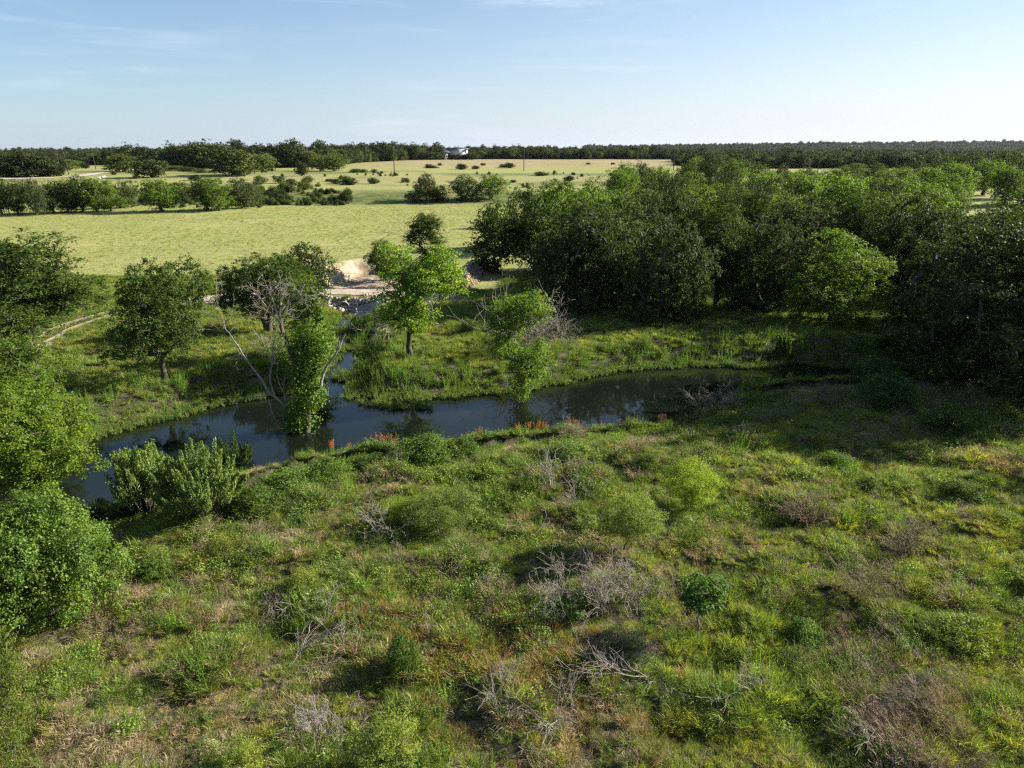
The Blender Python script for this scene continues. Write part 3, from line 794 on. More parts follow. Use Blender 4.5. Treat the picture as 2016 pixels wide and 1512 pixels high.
def forb(seed, n, h, rad, leaf, mat, asp=.5, stems=8):
    r = np.random.default_rng(seed)
    d = unit(r.normal(size=(n, 3))*np.array([1, 1, 1])); d[:, 2] = np.abs(d[:, 2])
    rr = .45+.6*r.random(n)**.6
    lump = 1+.3*np.sin(3*np.arctan2(d[:, 1], d[:, 0])+seed)
    C = d*rr[:, None]*lump[:, None]*np.array([rad, rad, h])
    N = unit(d*.6+r.normal(size=(n, 3))*.5+np.array([0, 0, .7])); T = unit(r.normal(size=(n, 3))+d)
    L = leaf*(.6+.8*r.random(n)); V, F = leaves_np(C, N, T, L, L*asp)
    tip = C[r.choice(n, stems)]; A = tip*np.array([.2, .2, 0]); V2, F2 = tubes(A, tip, np.full(stems, .008), np.full(stems, .004), 3)
    return mesh_np('clump', np.concatenate([V, V2]), np.concatenate([F, F2+len(V)]), mat)
def weed(seed, stems, h, rad, mat, leaf=.10, per=26, asp=.24, top=None):
    r = np.random.default_rng(seed)
    a = r.random(stems)*2*np.pi; q = rad*np.sqrt(r.random(stems))
    base = np.stack([q*np.cos(a), q*np.sin(a), np.zeros(stems)], 1); tip = base*1.6+np.stack([r.normal(0, .08, stems), r.normal(0, .08, stems), h*(.6+.45*r.random(stems))], 1)
    V2, F2 = tubes(base, tip, np.full(stems, .010), np.full(stems, .004), 3)
    t = np.tile(np.linspace(.12, 1, per), (stems, 1))
    P = base[:, None]*(1-t[..., None])+tip[:, None]*t[..., None]
    b = (np.arange(per)*2.4)[None]+r.random((stems, 1))*6
    o = np.stack([np.cos(b), np.sin(b), .55+.9*t], -1); o = unit(o.reshape(-1, 3))
    L = (leaf*(1.15-.75*t)*(.7+.6*r.random(t.shape))).reshape(-1)
    C = P.reshape(-1, 3)+o*L[:, None]*.5; N = unit(np.cross(o, r.normal(size=o.shape))+np.array([0, 0, .8]))
    V, F = leaves_np(C, N, o, L, L*asp)
    Vs, Fs, fm, mats = [V, V2], [F, F2+len(V)], [np.zeros(len(F)), np.zeros(len(F2))], [mat]
    if top is not None:
        k = 60; tt = .55+.47*r.random((stems, k)); P = base[:, None]*(1-tt[..., None])+tip[:, None]*tt[..., None]+r.normal(0, .022, (stems, k, 3))
        C = P.reshape(-1, 3); V3, F3 = leaves_np(C, r.normal(size=C.shape), r.normal(size=C.shape)+np.array([0, 0, 1]), np.full(len(C), .04), np.full(len(C), .03))
        Fs.append(F3+len(V)+len(V2)); Vs.append(V3); fm.append(np.ones(len(F3))); mats = [mat, top]
    return mesh_np('weed', np.concatenate(Vs), np.concatenate(Fs), mats, np.concatenate(fm))

class Kit:
    """a set of small plant meshes that one scatter picks from"""
    def __init__(s, name, meshes):
        s.col = bpy.data.collections.new(name)
        for i, me in enumerate(meshes):
            s.col.objects.link(bpy.data.objects.new('%s_%02d' % (name, i), me))
        s.n = len(meshes)
def scatter(name, kit, P, scale, idx, label, cat, tilt=.12, seed=1, rotz=None, sz=None):
    """one stuff object: its points carry a plant each"""
    r = np.random.default_rng(seed); n = len(P)
    me = bpy.data.meshes.new(name); me.vertices.add(n); me.vertices.foreach_set('co', np.asarray(P, np.float32).ravel())
    rot = np.stack([r.normal(0, tilt, n), r.normal(0, tilt, n), (r.random(n)*2*np.pi if rotz is None else rotz)], 1).astype(np.float32)
    S = np.stack([scale, scale, scale*(sz if sz is not None else (.8+.4*r.random(n)))], 1).astype(np.float32)
    a = me.attributes.new('rot', 'FLOAT_VECTOR', 'POINT'); a.data.foreach_set('vector', rot.ravel())
    a = me.attributes.new('scl', 'FLOAT_VECTOR', 'POINT'); a.data.foreach_set('vector', S.ravel())
    a = me.attributes.new('pick', 'INT', 'POINT'); a.data.foreach_set('value', np.asarray(idx, np.int32))
    o = link(name, me)
    ng = bpy.data.node_groups.new(name, 'GeometryNodeTree')
    ng.interface.new_socket('Geometry', in_out='INPUT', socket_type='NodeSocketGeometry')
    ng.interface.new_socket('Geometry', in_out='OUTPUT', socket_type='NodeSocketGeometry')
    gi = ng.nodes.new('NodeGroupInput'); go = ng.nodes.new('NodeGroupOutput')
    ip = ng.nodes.new('GeometryNodeInstanceOnPoints'); ci = ng.nodes.new('GeometryNodeCollectionInfo')
    ci.inputs['Collection'].default_value = kit.col; ci.inputs['Separate Children'].default_value = True; ci.inputs['Reset Children'].default_value = True
    ip.inputs['Pick Instance'].default_value = True
    def na(nm, ty):
        x = ng.nodes.new('GeometryNodeInputNamedAttribute'); x.data_type = ty; x.inputs['Name'].default_value = nm; return x.outputs['Attribute']
    L = ng.links
    L.new(gi.outputs[0], ip.inputs['Points']); L.new(ci.outputs[0], ip.inputs['Instance'])
    L.new(na('pick', 'INT'), ip.inputs['Instance Index'])
    er = ng.nodes.new('FunctionNodeEulerToRotation'); L.new(na('rot', 'FLOAT_VECTOR'), er.inputs[0]); L.new(er.outputs[0], ip.inputs['Rotation'])
    L.new(na('scl', 'FLOAT_VECTOR'), ip.inputs['Scale'])
    L.new(ip.outputs[0], go.inputs[0])
    md = o.modifiers.new('plants', 'NODES'); md.node_group = ng
    tag(o, label, cat, kind='stuff')
    return o

# ================================================================== placing
def tagname(kind): return kind
def place(kind, name, cat, x, y, height, width, label, group=None, var=None, z=None, rot=None, sink=.08, parts=True):
    pr = PR[kind][(var if var is not None else int(rng.integers(len(PR[kind])))) % len(PR[kind])]
    e = bpy.data.objects.new(name, None); COL.objects.link(e)
    e.empty_display_size = .2
    e.location = (x, y, (Hs(x, y) if z is None else z)-sink)
    e.rotation_euler = (0, 0, float(rng.random()*6.283) if rot is None else rot)
    s = width/pr.w; e.scale = (s, s, height/pr.h)
    tag(e, label, cat, group)
    c = link('crown' if height > 3.2 else 'foliage', pr.crown, e); t = link('trunk' if height > 3.2 else 'stem', pr.trunk, e)
    return e
def put(kind, name, cat, px, base, top, wpx, label, group=None, Y=None, var=None, rot=None):
    """px, base, top, wpx: where the photograph shows the plant's foot, top and width; Y: depth when the foot is hidden"""
    if Y is None: x, y, z = on_ground(px, base)
    else:
        y = Y; x = ray(px, 400)[0]*y; z = Hs(x, y)
    ax, az = ray(px, top); ztop = CAM_H+az*y
    # measure along the sight line at the plant's depth
    depth = y*_c+(CAM_H-(z+ztop)/2)*_s
    width = wpx/FPX*depth
    x = (px-1008.0)/FPX*(y*_c+(CAM_H-z)*_s) if Y is not None else x
    return place(kind, name, cat, x, y, max(ztop-z, .4)+.1, width, label, group, var, z, rot)

_TENS = ['', '', 'twenty', 'thirty', 'forty']
_ONES = ['', 'first', 'second', 'third', 'fourth', 'fifth', 'sixth', 'seventh', 'eighth', 'ninth']
ORD = ['first', 'second', 'third', 'fourth', 'fifth', 'sixth', 'seventh', 'eighth', 'ninth', 'tenth', 'eleventh', 'twelfth', 'thirteenth',
       'fourteenth', 'fifteenth', 'sixteenth', 'seventeenth', 'eighteenth', 'nineteenth', 'twentieth']
for _t in (2, 3, 4):
    for _o in range(1, 10): ORD.append(_TENS[_t]+'-'+_ONES[_o])
    ORD.append({2: 'thirtieth', 3: 'fortieth', 4: 'fiftieth'}[_t])

# ================================================================== far structures
# --- house on the skyline
def box_mb(x0, x1, y0, y1, z0, z1):
    V = np.array([[x, y, z] for z in (z0, z1) for y in (y0, y1) for x in (x0, x1)], float)
    F = np.array([[0, 2, 3, 1], [4, 5, 7, 6], [0, 1, 5, 4], [2, 6, 7, 3], [0, 4, 6, 2], [1, 3, 7, 5]])
    return V, F
def boxes(name, bs, mat, parent=None):
    Vs, Fs, n = [], [], 0
    for b in bs:
        V, F = box_mb(*b); Vs.append(V); Fs.append(F+n); n += 8
    return link(name, mesh_np(name, np.concatenate(Vs), np.concatenate(Fs), mat), parent)
def slope_roof(name, x0, x1, y0, y1, z0, z1, inset, t, mat, parent):
    """hipped roof with thickness"""
    V = np.array([[x0, y0, z0], [x1, y0, z0], [x1, y1, z0], [x0, y1, z0], [x0, y0, z0+t], [x1, y0, z0+t], [x1, y1, z0+t], [x0, y1, z0+t],
                  [x0+inset, (y0+y1)/2, z1], [x1-inset, (y0+y1)/2, z1]], float)
    F4 = np.array([[0, 3, 2, 1], [0, 1, 5, 4], [1, 2, 6, 5], [2, 3, 7, 6], [3, 0, 4, 7], [4, 5, 9, 8], [6, 7, 8, 9]]); F3 = np.array([[5, 6, 9], [7, 4, 8]])
    return link(name, mesh_np(name, V, [F4, F3], mat), parent)
HY = 640.0
hx = lambda px: ray(px, 300)[0]*HY
hz = lambda py: at_y(900, py, HY)[2]
house = bpy.data.objects.new('house', None); COL.objects.link(house); house.location = (0, 0, 0)
tag(house, 'white modern house with dark low roofs on the skyline among the dark woods', 'house')
gz0 = hz(318)
lw = boxes('wall', [(hx(856), hx(882), HY, HY+10, gz0, hz(302))], M['wall'], house)
lw['label'] = 'pale wing behind the trees'
slope_roof('roof', hx(851), hx(884), HY-1, HY+11, hz(302)+.02, hz(293.5), 2.2, .3, M['roof'], house)
gw = boxes('wall', [(hx(868), hx(881), HY-7, HY-.05, gz0, hz(300.5))], M['wall'], house)
slope_roof('roof', hx(866), hx(887), HY-8, HY+3, hz(300.5)+.02, hz(296), 2.5, .3, M['roof'], house)
tw = boxes('wall', [(hx(886), hx(919), HY+2, HY+14, gz0, hz(293.5))], M['wall'], house)
tw['label'] = 'tall white wing with the high roof'
slope_roof('roof', hx(879), hx(922), HY+.5, HY+16, hz(293.5)+.02, hz(289.6), 7, .35, M['roof'], house)
for k in range(4):
    x = hx(870.5)+k*1.25
    w_ = boxes('window', [(x, x+.85, HY-7.06, HY-7.0, hz(309.5), hz(305))], M['glass'], house)
for px in (914.5,):
    boxes('window', [(hx(px), hx(px)+1.2, HY+1.92, HY+1.99, hz(301), hz(296.5))], M['glass'], house)
boxes('garage_door', [(hx(871.2), hx(878), HY-7.06, HY-7.0, hz(303.7), hz(302.7))], M['glass'], house)

# --- utility poles
poles = [(116.5, 345, 301, -10, 'leaning pole beside the big dark oaks, first from the gravel road end'), (129.5, 345, 300, -6, 'leaning pole just behind the first one, near the gravel road'),
         (185, 331, 293, -5, 'dark pole standing where the gravel road bends'), (224, 325, 292, -6, 'dark pole half behind the trees past the gravel road'),
         (498.5, 342, 293, 0, 'tall pole beside the big lone oak below the woods'), (511, 337, 306, -1, 'short pole just behind the tall one by the lone oak'),
         (775, 342, 291, 0, 'lone pole at the lower edge of the tan upper pasture'), (1031.5, 333, 289, 0, 'thick dark pole in the middle of the tan upper pasture'),
         (1327.5, 335, 289, 0, 'pole where the tan pasture meets the grove tops'), (1613, 342, 300, 2, 'pole rising in front of the dark woods over the grove'),
         (1766, 337, 317, 0, 'small faint pole among the tree tops beyond the grove')]
pmesh = {}
for px, b, t, lean, lab in poles:
    Yp = 330.0 if b > 340 else (375.0 if b > 332 else 400.0)
    x = ray(px, 310)[0]*Yp; z = Hs(x, Yp)
    zt = at_y(px, t, Yp)[2]; h = max(zt-z, 7.5)
    e = bpy.data.objects.new('utility_pole', None); COL.objects.link(e); e.location = (x, Yp, z-.2)
    e.rotation_euler = (0, R(lean*.7), 0); e.scale = (1, 1, (h+.2)/11.0)
    tag(e, lab, 'utility pole', 'utility poles along the upper pasture')
    if not pmesh:
        V, F = tubes([[0, 0, 0], [0, 0, 5.5]], [[0, 0, 5.5], [0, 0, 11]], [.21, .185], [.185, .15], 8); pmesh['pole'] = mesh_np('pole', V, F, M['pole'], smooth=True)
        Vs, F = box_mb(-1.1, 1.1, .16, .28, 10.1, 10.25); pmesh['crossarm'] = mesh_np('crossarm', Vs, F, M['pole'])
        V, F = tubes([[0, 0, 0]], [[0, 0, .2]], [.05], [.03], 6)
        pmesh['insulator'] = mesh_np('insulator', V, F, M['concrete'])
    link('pole', pmesh['pole'], e)
    for q in ((-.4, .22, 10.25), (.4, .22, 10.25), (0, 0, 11)): link('insulator', pmesh['insulator'], e).location = q
    c = link('crossarm', pmesh['crossarm'], e); c.scale = (.45, 1, 1)

# ================================================================== culvert, riprap, spoil
def rock_mesh(name, seed, mat, sub=1):
    import bmesh
    r = np.random.default_rng(seed); bm = bmesh.new(); bmesh.ops.create_icosphere(bm, subdivisions=sub, radius=1)
    for v in bm.verts:
        k = .72+.5*r.random(); v.co = v.co*k
        for ax in range(3): v.co[ax] = float(np.clip(v.co[ax], -.82, .82))
    me = bpy.data.meshes.new(name); bm.to_mesh(me); bm.free(); me.materials.append(mat); TRIS[0] += len(me.polygons); return me
def pile(name, pxpoly, n, s0, s1, mat, label, cat, dome=0.0, seed=5, power=2.2):
    r = np.random.default_rng(seed)
    poly = [tuple(on_ground(*p)[:2]) for p in pxpoly]
    a = np.array(poly); P = []
    while len(P) < n:
        q = a.min(0)+(a.max(0)-a.min(0))*r.random((n*4, 2)); d = poly_sd(poly, q[:, 0], q[:, 1]); q = q[d < 0]
        d = d[d < 0]
        for (x, y), dd in zip(q, d):
            P.append((x, y, dome*float(ss(0, 1.6, -dd))*(.6+.6*float(fbm(x*1.1, y*1.1, 2)))))
            if len(P) >= n: break
    P = np.array(P); z = H(P[:, 0], P[:, 1])+P[:, 2]
    rocks = [rock_mesh('stone', 900+i+seed, mat) for i in range(6)]
    vs = [np.array([v.co[:] for v in m.vertices]) for m in rocks]; fs = [np.array([p.vertices[:] for p in m.polygons]) for m in rocks]
    V, F, o = [], [], 0
    for i in range(n):
        k = i % 6; s = s0+(s1-s0)*r.random()**power; q = r.normal(size=4); q /= np.linalg.norm(q); w, x, y, zz = q
        Rm = np.array([[1-2*(y*y+zz*zz), 2*(x*y-zz*w), 2*(x*zz+y*w)], [2*(x*y+zz*w), 1-2*(x*x+zz*zz), 2*(y*zz-x*w)], [2*(x*zz-y*w), 2*(y*zz+x*w), 1-2*(x*x+y*y)]])
        v = (vs[k]*s*np.array([1.25, .9, .65]))@Rm.T+np.array([P[i, 0], P[i, 1], z[i]+s*.25]); V.append(v); F.append(fs[k]+o); o += len(v)
    ob = link(name, mesh_np(name, np.concatenate(V), np.concatenate(F), mat)); tag(ob, label, cat, kind='stuff'); return ob
pile('riprap', [(640, 586), (778, 586), (756, 608), (712, 632), (690, 626), (668, 612), (645, 606)], 2300, .09, .32, M['rock'],
     'pale broken limestone rubble on the slope below the caliche road', 'riprap')
pile('riprap', [(700, 580), (890, 584), (880, 600), (790, 596)], 260, .07, .22, M['rock'], 'loose pale stones along the edge of the caliche road', 'riprap', seed=9)
pile('spoil_heap', [(893, 560), (905, 532), (925, 525), (985, 527), (975, 535), (945, 545), (935, 562), (910, 574)], 1100, .10, .45, M['clod'],
     'heap of pinkish brown soil clods beside the pasture', 'soil heap', dome=.9, seed=14)
pile('stones', [(610, 560), (640, 540), (660, 560), (650, 572)], 90, .08, .3, M['rock'], 'pale stones at the edge of the sandy basin', 'stones', seed=19)

# steel culvert pipe through the road bank
cx_, cy_, cz_ = at_y(677, 604, 76.2)
culv = bpy.data.objects.new('culvert', None); COL.objects.link(culv); culv.location = (cx_, cy_, cz_)
culv.rotation_euler = (0, 0, R(8))
tag(culv, 'round dark culvert mouth in the rubble bank under the caliche road', 'culvert pipe')
def annulus(name, r0, r1, y0, y1, mat, parent, n=28):
    a = np.arange(n)*2*np.pi/n; c, s = np.cos(a), np.sin(a)
    def ring(r, y): return np.stack([c*r, np.full(n, y), s*r], 1)
    V = np.concatenate([ring(r1, y0), ring(r1, y1), ring(r0, y1), ring(r0, y0)]); k = np.arange(n); k2 = (k+1) % n
    F = np.concatenate([np.stack([k+n*i, k2+n*i, k2+n*((i+1) % 4), k+n*((i+1) % 4)], 1) for i in range(4)])
    return link(name, mesh_np(name, V, F, mat, smooth=False), parent)
annulus('pipe', .42, .47, 0, 9, M['pipe_in'], culv)
annulus('collar', .475, .56, -.02, .25, M['concrete'], culv)
# pale slab of stone by the far gravel road
sx, sy, sz = on_ground(198, 351)
slab = pile('pale_stone_slab', [(190, 353), (204, 353), (206, 350), (191, 350)], 9, .4, .8, M['wall'], 'small white stone heap beside the far gravel road', 'stone heap', seed=33)
slab.pop('kind', None)

# ================================================================== trees of the creek and pasture
dkoak = 'dark oak'
put('oak', 'oak_tree', 'tree', 62, 690, 470, 235, 'broad bright-edged oak at the pasture edge, its crown reaching over the dirt track', var=0)
put('midoak', 'oak_tree', 'tree', -8, 545, 466, 60, 'small dark tree peeking in beyond the broad oak at the picture edge', var=0)
put('elm', 'elm_tree', 'tree', 25, 890, 655, 190, 'olive green tree below the broad oak, above the bright leafy one', var=1)
put('hackberry', 'hackberry_tree', 'tree', 25, 1050, 752, 270, 'bright leafy tree leaning over the creek at the picture edge')
put('broadbush', 'leafy_shrub', 'shrub', 85, 1215, 985, 260, 'large glossy green shrub below the bright leafy tree')
put('juniper', 'juniper_tree', 'tree', -25, 1510, 1180, 190, 'yellowish juniper cut off by the lower corner of the picture')
put('oak', 'oak_tree', 'tree', 325, 750, 520, 168, 'rounded dark oak with two grey trunks on the grassy far bank', var=1, rot=1.2)
put('oak', 'oak_tree', 'tree', 528, 655, 505, 150, 'dark oak hanging over the end of the caliche road, behind the dead snag', var=2)
put('slim', 'elm_tree', 'tree', 612, 735, 545, 85, 'pale green willowy tree between the dead snag and the culvert', var=1)
put('midoak', 'oak_tree', 'tree', 613, 590, 480, 78, 'small round oak beyond the caliche road beside the sandy basin', var=1)
put('elm', 'willow_tree', 'tree', 757, 552, 474, 62, 'soft green willow tree standing in the sandy basin behind the pecan', var=0)
put('slim', 'elm_tree', 'tree', 842, 545, 422, 58, 'slender gappy tree rising behind the pecan, against the pasture', var=0, rot=0)
put('pecantree', 'pecan_tree', 'tree', 808, 706, 484, 138, 'light yellow-green pecan with a two-tiered crown on the far bank', rot=0)
put('creekside', 'elm_tree', 'tree', 1030, 806, 576, 88, 'narrow leafy tree on the near bank, leaning before the creek', rot=0)
put('willow', 'willow_shrub', 'shrub', 1540, 708, 655, 42, 'bright little willow shrub alone at the far end of the creek')
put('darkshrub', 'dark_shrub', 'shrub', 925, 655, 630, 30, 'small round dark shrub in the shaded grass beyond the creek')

# --- the grove: rows from front to back
rows = [(70, 10.3, [(1130, 'liveoak', 150), (1222, 'liveoak', 170), (1318, 'liveoak', 150), (1418, 'oak', 150), (1515, 'liveoak', 160), (1655, 'elm', 190), (1790, 'liveoak', 160)]),
        (86, 10.4, [(1165, 'oak', 130), (1270, 'liveoak', 150), (1370, 'liveoak', 150), (1470, 'oak', 140), (1570, 'liveoak', 150), (1700, 'oak', 150), (1800, 'elm', 170), (1870, 'oak', 120)]),
        (98, 10.0, [(978, 'midoak', 115), (1065, 'midoak', 120), (1150, 'midelm', 110), (1235, 'midoak', 120), (1330, 'midlive', 130), (1430, 'midoak', 120), (1530, 'midelm', 120), (1630, 'midlive', 130), (1730, 'midlive', 130), (1820, 'midelm', 110)]),
        (120, 10.2, [(1035, 'midoak', 85), (1110, 'midelm', 100), (1195, 'midelm', 110), (1280, 'midlive', 110), (1370, 'midelm', 110), (1460, 'midlive', 110), (1550, 'midlive', 110), (1640, 'midelm', 110), (1725, 'midlive', 110), (1810, 'midlive', 105)]),
        (146, 9.8, [(1090, 'midelm', 70), (1160, 'midoak', 80), (1240, 'midelm', 85), (1320, 'midlive', 90), (1400, 'midelm', 90), (1490, 'midlive', 90), (1575, 'midelm', 90), (1660, 'midlive', 90), (1745, 'midelm', 90), (1830, 'midoak', 85)]),
        (180, 9.6, [(1215, 'midelm', 60), (1275, 'midoak', 60), (1345, 'midelm', 70), (1410, 'midlive', 75), (1480, 'midelm', 75), (1560, 'midlive', 75), (1635, 'midoak', 75), (1710, 'midelm', 75), (1785, 'midlive', 75), (1850, 'midelm', 70)])]
rr = random.Random(5)
cname = {'liveoak': 'grey-green live oak', 'oak': 'dark oak', 'elm': 'bright green elm', 'midoak': 'dark oak', 'midelm': 'bright green elm', 'midlive': 'grey-green live oak'}
rown = ['front', 'second', 'third', 'fourth', 'fifth', 'rearmost']
for ri, (Y, hgt, ts) in enumerate(rows):
    for k, (px, kd, w) in enumerate(ts):
        y = Y+rr.uniform(-4, 4)*(1+ri*.3)+(-6 if (ri, k) == (0, 5) else 7 if (ri, k) == (0, 6) else 0); x = ray(px, 500)[0]*y
        hh = hgt*rr.uniform(.86, 1.10); depth = y*_c+(CAM_H-5)*_s; z = Hs(x, y)
        nm = 'elm_tree' if 'elm' in kd else 'oak_tree'
        place(kd, nm, 'tree', x, y, hh, w/FPX*depth*rr.uniform(.86, 1.08), '%s, %s from the pasture end in the grove\'s %s row' % (cname[kd], ORD[k], rown[ri]), 'trees of the big grove', z=z-(.9 if ri < 2 else .5))
# --- tall trees at the picture edge beyond the creek, and their neighbours
edge = [('liveoak', 1945, 63, 9.0, 9.5, 'dark drooping live oak between the grove and the shaded picture edge'), ('liveoak', 1985, 49, 10.4, 11.5, 'huge shaded live oak filling the picture edge beside the creek'),
        ('oak', 2060, 60, 10.3, 11, 'dark oak cut by the picture edge, behind the huge shaded live oak'), ('oak', 1945, 78, 9.0, 10, 'dark oak with a sunlit top beyond the huge shaded live oak'),
        ('liveoak', 2110, 44, 11.0, 11, 'shaded live oak mostly outside the picture edge'), ('midoak', 2040, 100, 9.4, 10, 'dark oak beyond the clearing at the picture edge')]
for kd, px, Y, hgt, w, lab in edge:
    place(kd, 'oak_tree', 'tree', ray(px, 500)[0]*Y, Y, hgt, w, lab)
for (x, y, h, w, lab) in [(46, 35, 11, 11, 'tree outside the picture whose shade crosses the meadow'), (27.5, 23.5, 5.0, 5.5, 'small tree outside the picture shading the meadow edge'), (58, 47, 10, 11, 'tall tree outside the picture near the creek end')]:
    place('liveoak' if h > 8 else 'elm', 'oak_tree' if h > 8 else 'elm_tree', 'tree', x, y, h, w, lab)
# bright trees between the grove and the far woods
beyond = [(1225, 345, 322, 40, 205), (1262, 0, 320, 36, 225), (1300, 0, 328, 36, 210), (1345, 0, 322, 34, 235), (1398, 0, 297, 46, 240), (1372, 0, 312, 40, 255), (1440, 0, 316, 50, 225), (1490, 0, 322, 46, 245), (1535, 0, 325, 44, 215),
          (1585, 0, 330, 44, 260), (1632, 0, 334, 40, 230), (1680, 0, 322, 50, 300), (1720, 0, 322, 56, 255), (1765, 0, 330, 50, 220), (1800, 0, 312, 56, 270), (1850, 0, 308, 60, 240), (1905, 0, 300, 60, 300), (1935, 0, 316, 56, 245),
          (1968, 0, 296, 66, 280), (2005, 0, 302, 60, 230), (1880, 0, 322, 56, 215), (2030, 0, 312, 60, 210), (1975, 0, 326, 54, 205), (1828, 0, 330, 46, 225), (1650, 0, 336, 40, 205), (1560, 0, 340, 40, 200), (1510, 0, 340, 40, 196)]
for k, (px, _, top, w, Y) in enumerate(sorted(beyond)):
    kd = ('midelm', 'midlive', 'midelm', 'midoak')[k % 4]
    tone = {'midelm': 'bright green', 'midlive': 'grey-green', 'midoak': 'dark green'}[kd]
    put(kd, 'elm_tree' if kd == 'midelm' else 'oak_tree', 'tree', px, None, top, w*1.2, '%s tree behind the grove, %s counting away from the pasture' % (tone, ORD[k]), 'trees beyond the grove', Y=Y)
# row at the far edge of the pasture
row = [(4, 421, 352, 34, 'midoak'), (36, 422, 356, 40, 'midoak'), (72, 424, 352, 34, 'midlive'), (106, 420, 358, 40, 'midoak'), (135, 419, 355, 42, 'midoak'), (164, 418, 346, 44, 'midoak'), (192, 418, 352, 44, 'midelm'), (219, 416, 356, 42, 'midelm'), (246, 410, 356, 34, 'midlive'),
       (318, 417, 353, 56, 'midelm'), (357, 396, 358, 36, 'midlive'), (408, 414, 350, 44, 'midoak'), (433, 415, 351, 42, 'midelm'), (476, 411, 350, 46, 'midlive'), (504, 404, 362, 26, 'midlive')]
for k, (px, b, t, w, kd) in enumerate(row):
    tone = {'midoak': 'dark', 'midelm': 'green', 'midlive': 'dull grey-green'}[kd]
    put(kd, 'oak_tree', 'tree', px, b, t, w*1.3, '%s tree at the pasture\'s far edge, %s in the row from the gravel road' % (tone, ORD[k]), 'trees in the row along the pasture\'s far edge')
mid = [(839, 395, 342, 40, 'midlive', 'loose grey-green tree standing over the low shrubs at the pasture\'s far edge'), (863, 397, 366, 36, 'midoak', 'squat dark tree between the loose grey one and the round pair'),
       (818, 398, 376, 32, 'midlive', 'low grey shrubby tree beginning the lone clump beyond the pasture'), (914, 394, 344, 54, 'midoak', 'dense round dark tree, the broader of the pair beyond the pasture'),
       (968, 392, 346, 48, 'midelm', 'flat-topped tree with a bare stem, the last of the clump beyond the pasture'), (685, 398, 370, 20, 'midoak', 'small dark tree standing alone below the scrubby terrace')]
for px, b, t, w, kd, lab in mid: put(kd, 'oak_tree', 'tree', px, b, t, w*1.1, lab)
# trees on the upper terrace, near the skyline
upper = [(14, 347, 303, 56, 'oak in the big dark clump at the gravel road, at the very picture edge'), (48, 348, 300, 66, 'tallest oak of the big dark clump before the gravel road'), (84, 347, 307, 50, 'oak ending the big dark clump next to the leaning poles'),
         (112, 347, 322, 30, 'small tree between the dark clump and the leaning poles'), (138, 335, 314, 28, 'little green tree behind the leaning poles'), (150, 332, 316, 26, 'green bushy tree just past the leaning poles'), (168, 332, 322, 14, 'lone small round bush in the dry grass between poles'),
         (243, 338, 303, 60, 'grey-green oak where the gravel road enters the trees'), (222, 326, 297, 20, 'dark slim evergreen behind the pole at the gravel road'), (298, 350, 312, 54, 'rounded dark oak standing out in front of the others by the road'),
         (262, 326, 284, 48, 'tall oak, highest of the clump above the gravel road'), (292, 328, 288, 54, 'oak in the middle of the clump above the gravel road'), (318, 330, 292, 50, 'oak at the far end of the clump above the gravel road'),
         (345, 327, 291, 46, 'dark oak before the long woods, beside the road clump'), (378, 331, 286, 54, 'dark oak at the start of the tall skyline woods'), (406, 332, 279, 72, 'tallest round-headed oak on the skyline'), (440, 331, 287, 50, 'oak just beside the tallest skyline oak'),
         (462, 346, 287, 76, 'big lone oak with a visible trunk below the skyline woods'), (488, 344, 312, 26, 'small tree clinging beside the big lone oak'), (518, 338, 302, 46, 'green oak behind the pair of poles'),
         (595, 346, 317, 22, 'slim tree alone in front of the tan pasture gap'), (632, 336, 306, 34, 'green tree at the end of the tan gap'), (658, 337, 304, 42, 'rounded green tree on the skyline pasture edge'),
         (345, 371, 360, 22, 'low bush on the slope above the row of trees'), (385, 356, 344, 20, 'small bush above the pair of dark trees')]
hs_ = [(846, 298, 26, 'dark oak covering the end of the house\'s low wing'), (859, 300, 20, 'dark oak before the house\'s low wing'), (889, 303, 16, 'dark oak between the two fronts of the house'), (904, 303, 20, 'small dark oak before the tall wing of the house'), (916, 307, 14, 'low dark oak at the corner of the house\'s tall wing'), (928, 300, 24, 'dark oak just past the house\'s tall wing')]
for px, t, w, lab in hs_: put('faroak', 'oak_tree', 'tree', px, None, t, w*1.3, lab, Y=618)
for px, b, t, w, lab in upper:
    put('farbright' if ('green' in lab or 'little' in lab) else 'faroak', 'oak_tree', 'tree', px, b, t, w*1.05, lab)
small = [(513, 364, 346, 24), (552, 361, 347, 20), (575, 366, 352, 20), (560, 376, 358, 22), (606, 360, 346, 20), (600, 374, 356, 24), (540, 386, 366, 24), (556, 388, 376, 18), (520, 398, 384, 20), (574, 377, 362, 18), (648, 358, 352, 12), (660, 362, 352, 16), (680, 362, 346, 22), (690, 364, 350, 26), (735, 362, 350, 18), (798, 358, 350, 14),
         (845, 329, 323, 14), (850, 331, 326, 22), (866, 326, 321, 8), (909, 334, 322, 18), (936, 333, 326, 14), (951, 326, 321, 9), (990, 330, 323, 14), (1003, 331, 320, 18), (1065, 346, 338, 22), (1010, 360, 354, 12), (1120, 356, 346, 18), (700, 340, 332, 22), (715, 340, 333, 18), (737, 341, 333, 12), (1158, 324, 320, 8), (1207, 324, 320, 8),
         (470, 348, 340, 12), (270, 352, 343, 12), (225, 345, 336, 9), (395, 340, 332, 30), (370, 338, 328, 30), (345, 336, 326, 34), (420, 340, 334, 14), (533, 337, 331, 14)]
for k, (px, b, t, w) in enumerate(sorted(small)):
    tone = 'bright green' if px < 760 and k % 3 else 'dark'
    put('farbright' if tone != 'dark' else 'faroak', 'bush', 'bush', px, b, t, w*1.1, '%s bush in the upper pasture, %s counting from the gravel road' % (tone, ORD[k]), 'bushes dotting the upper pasture')

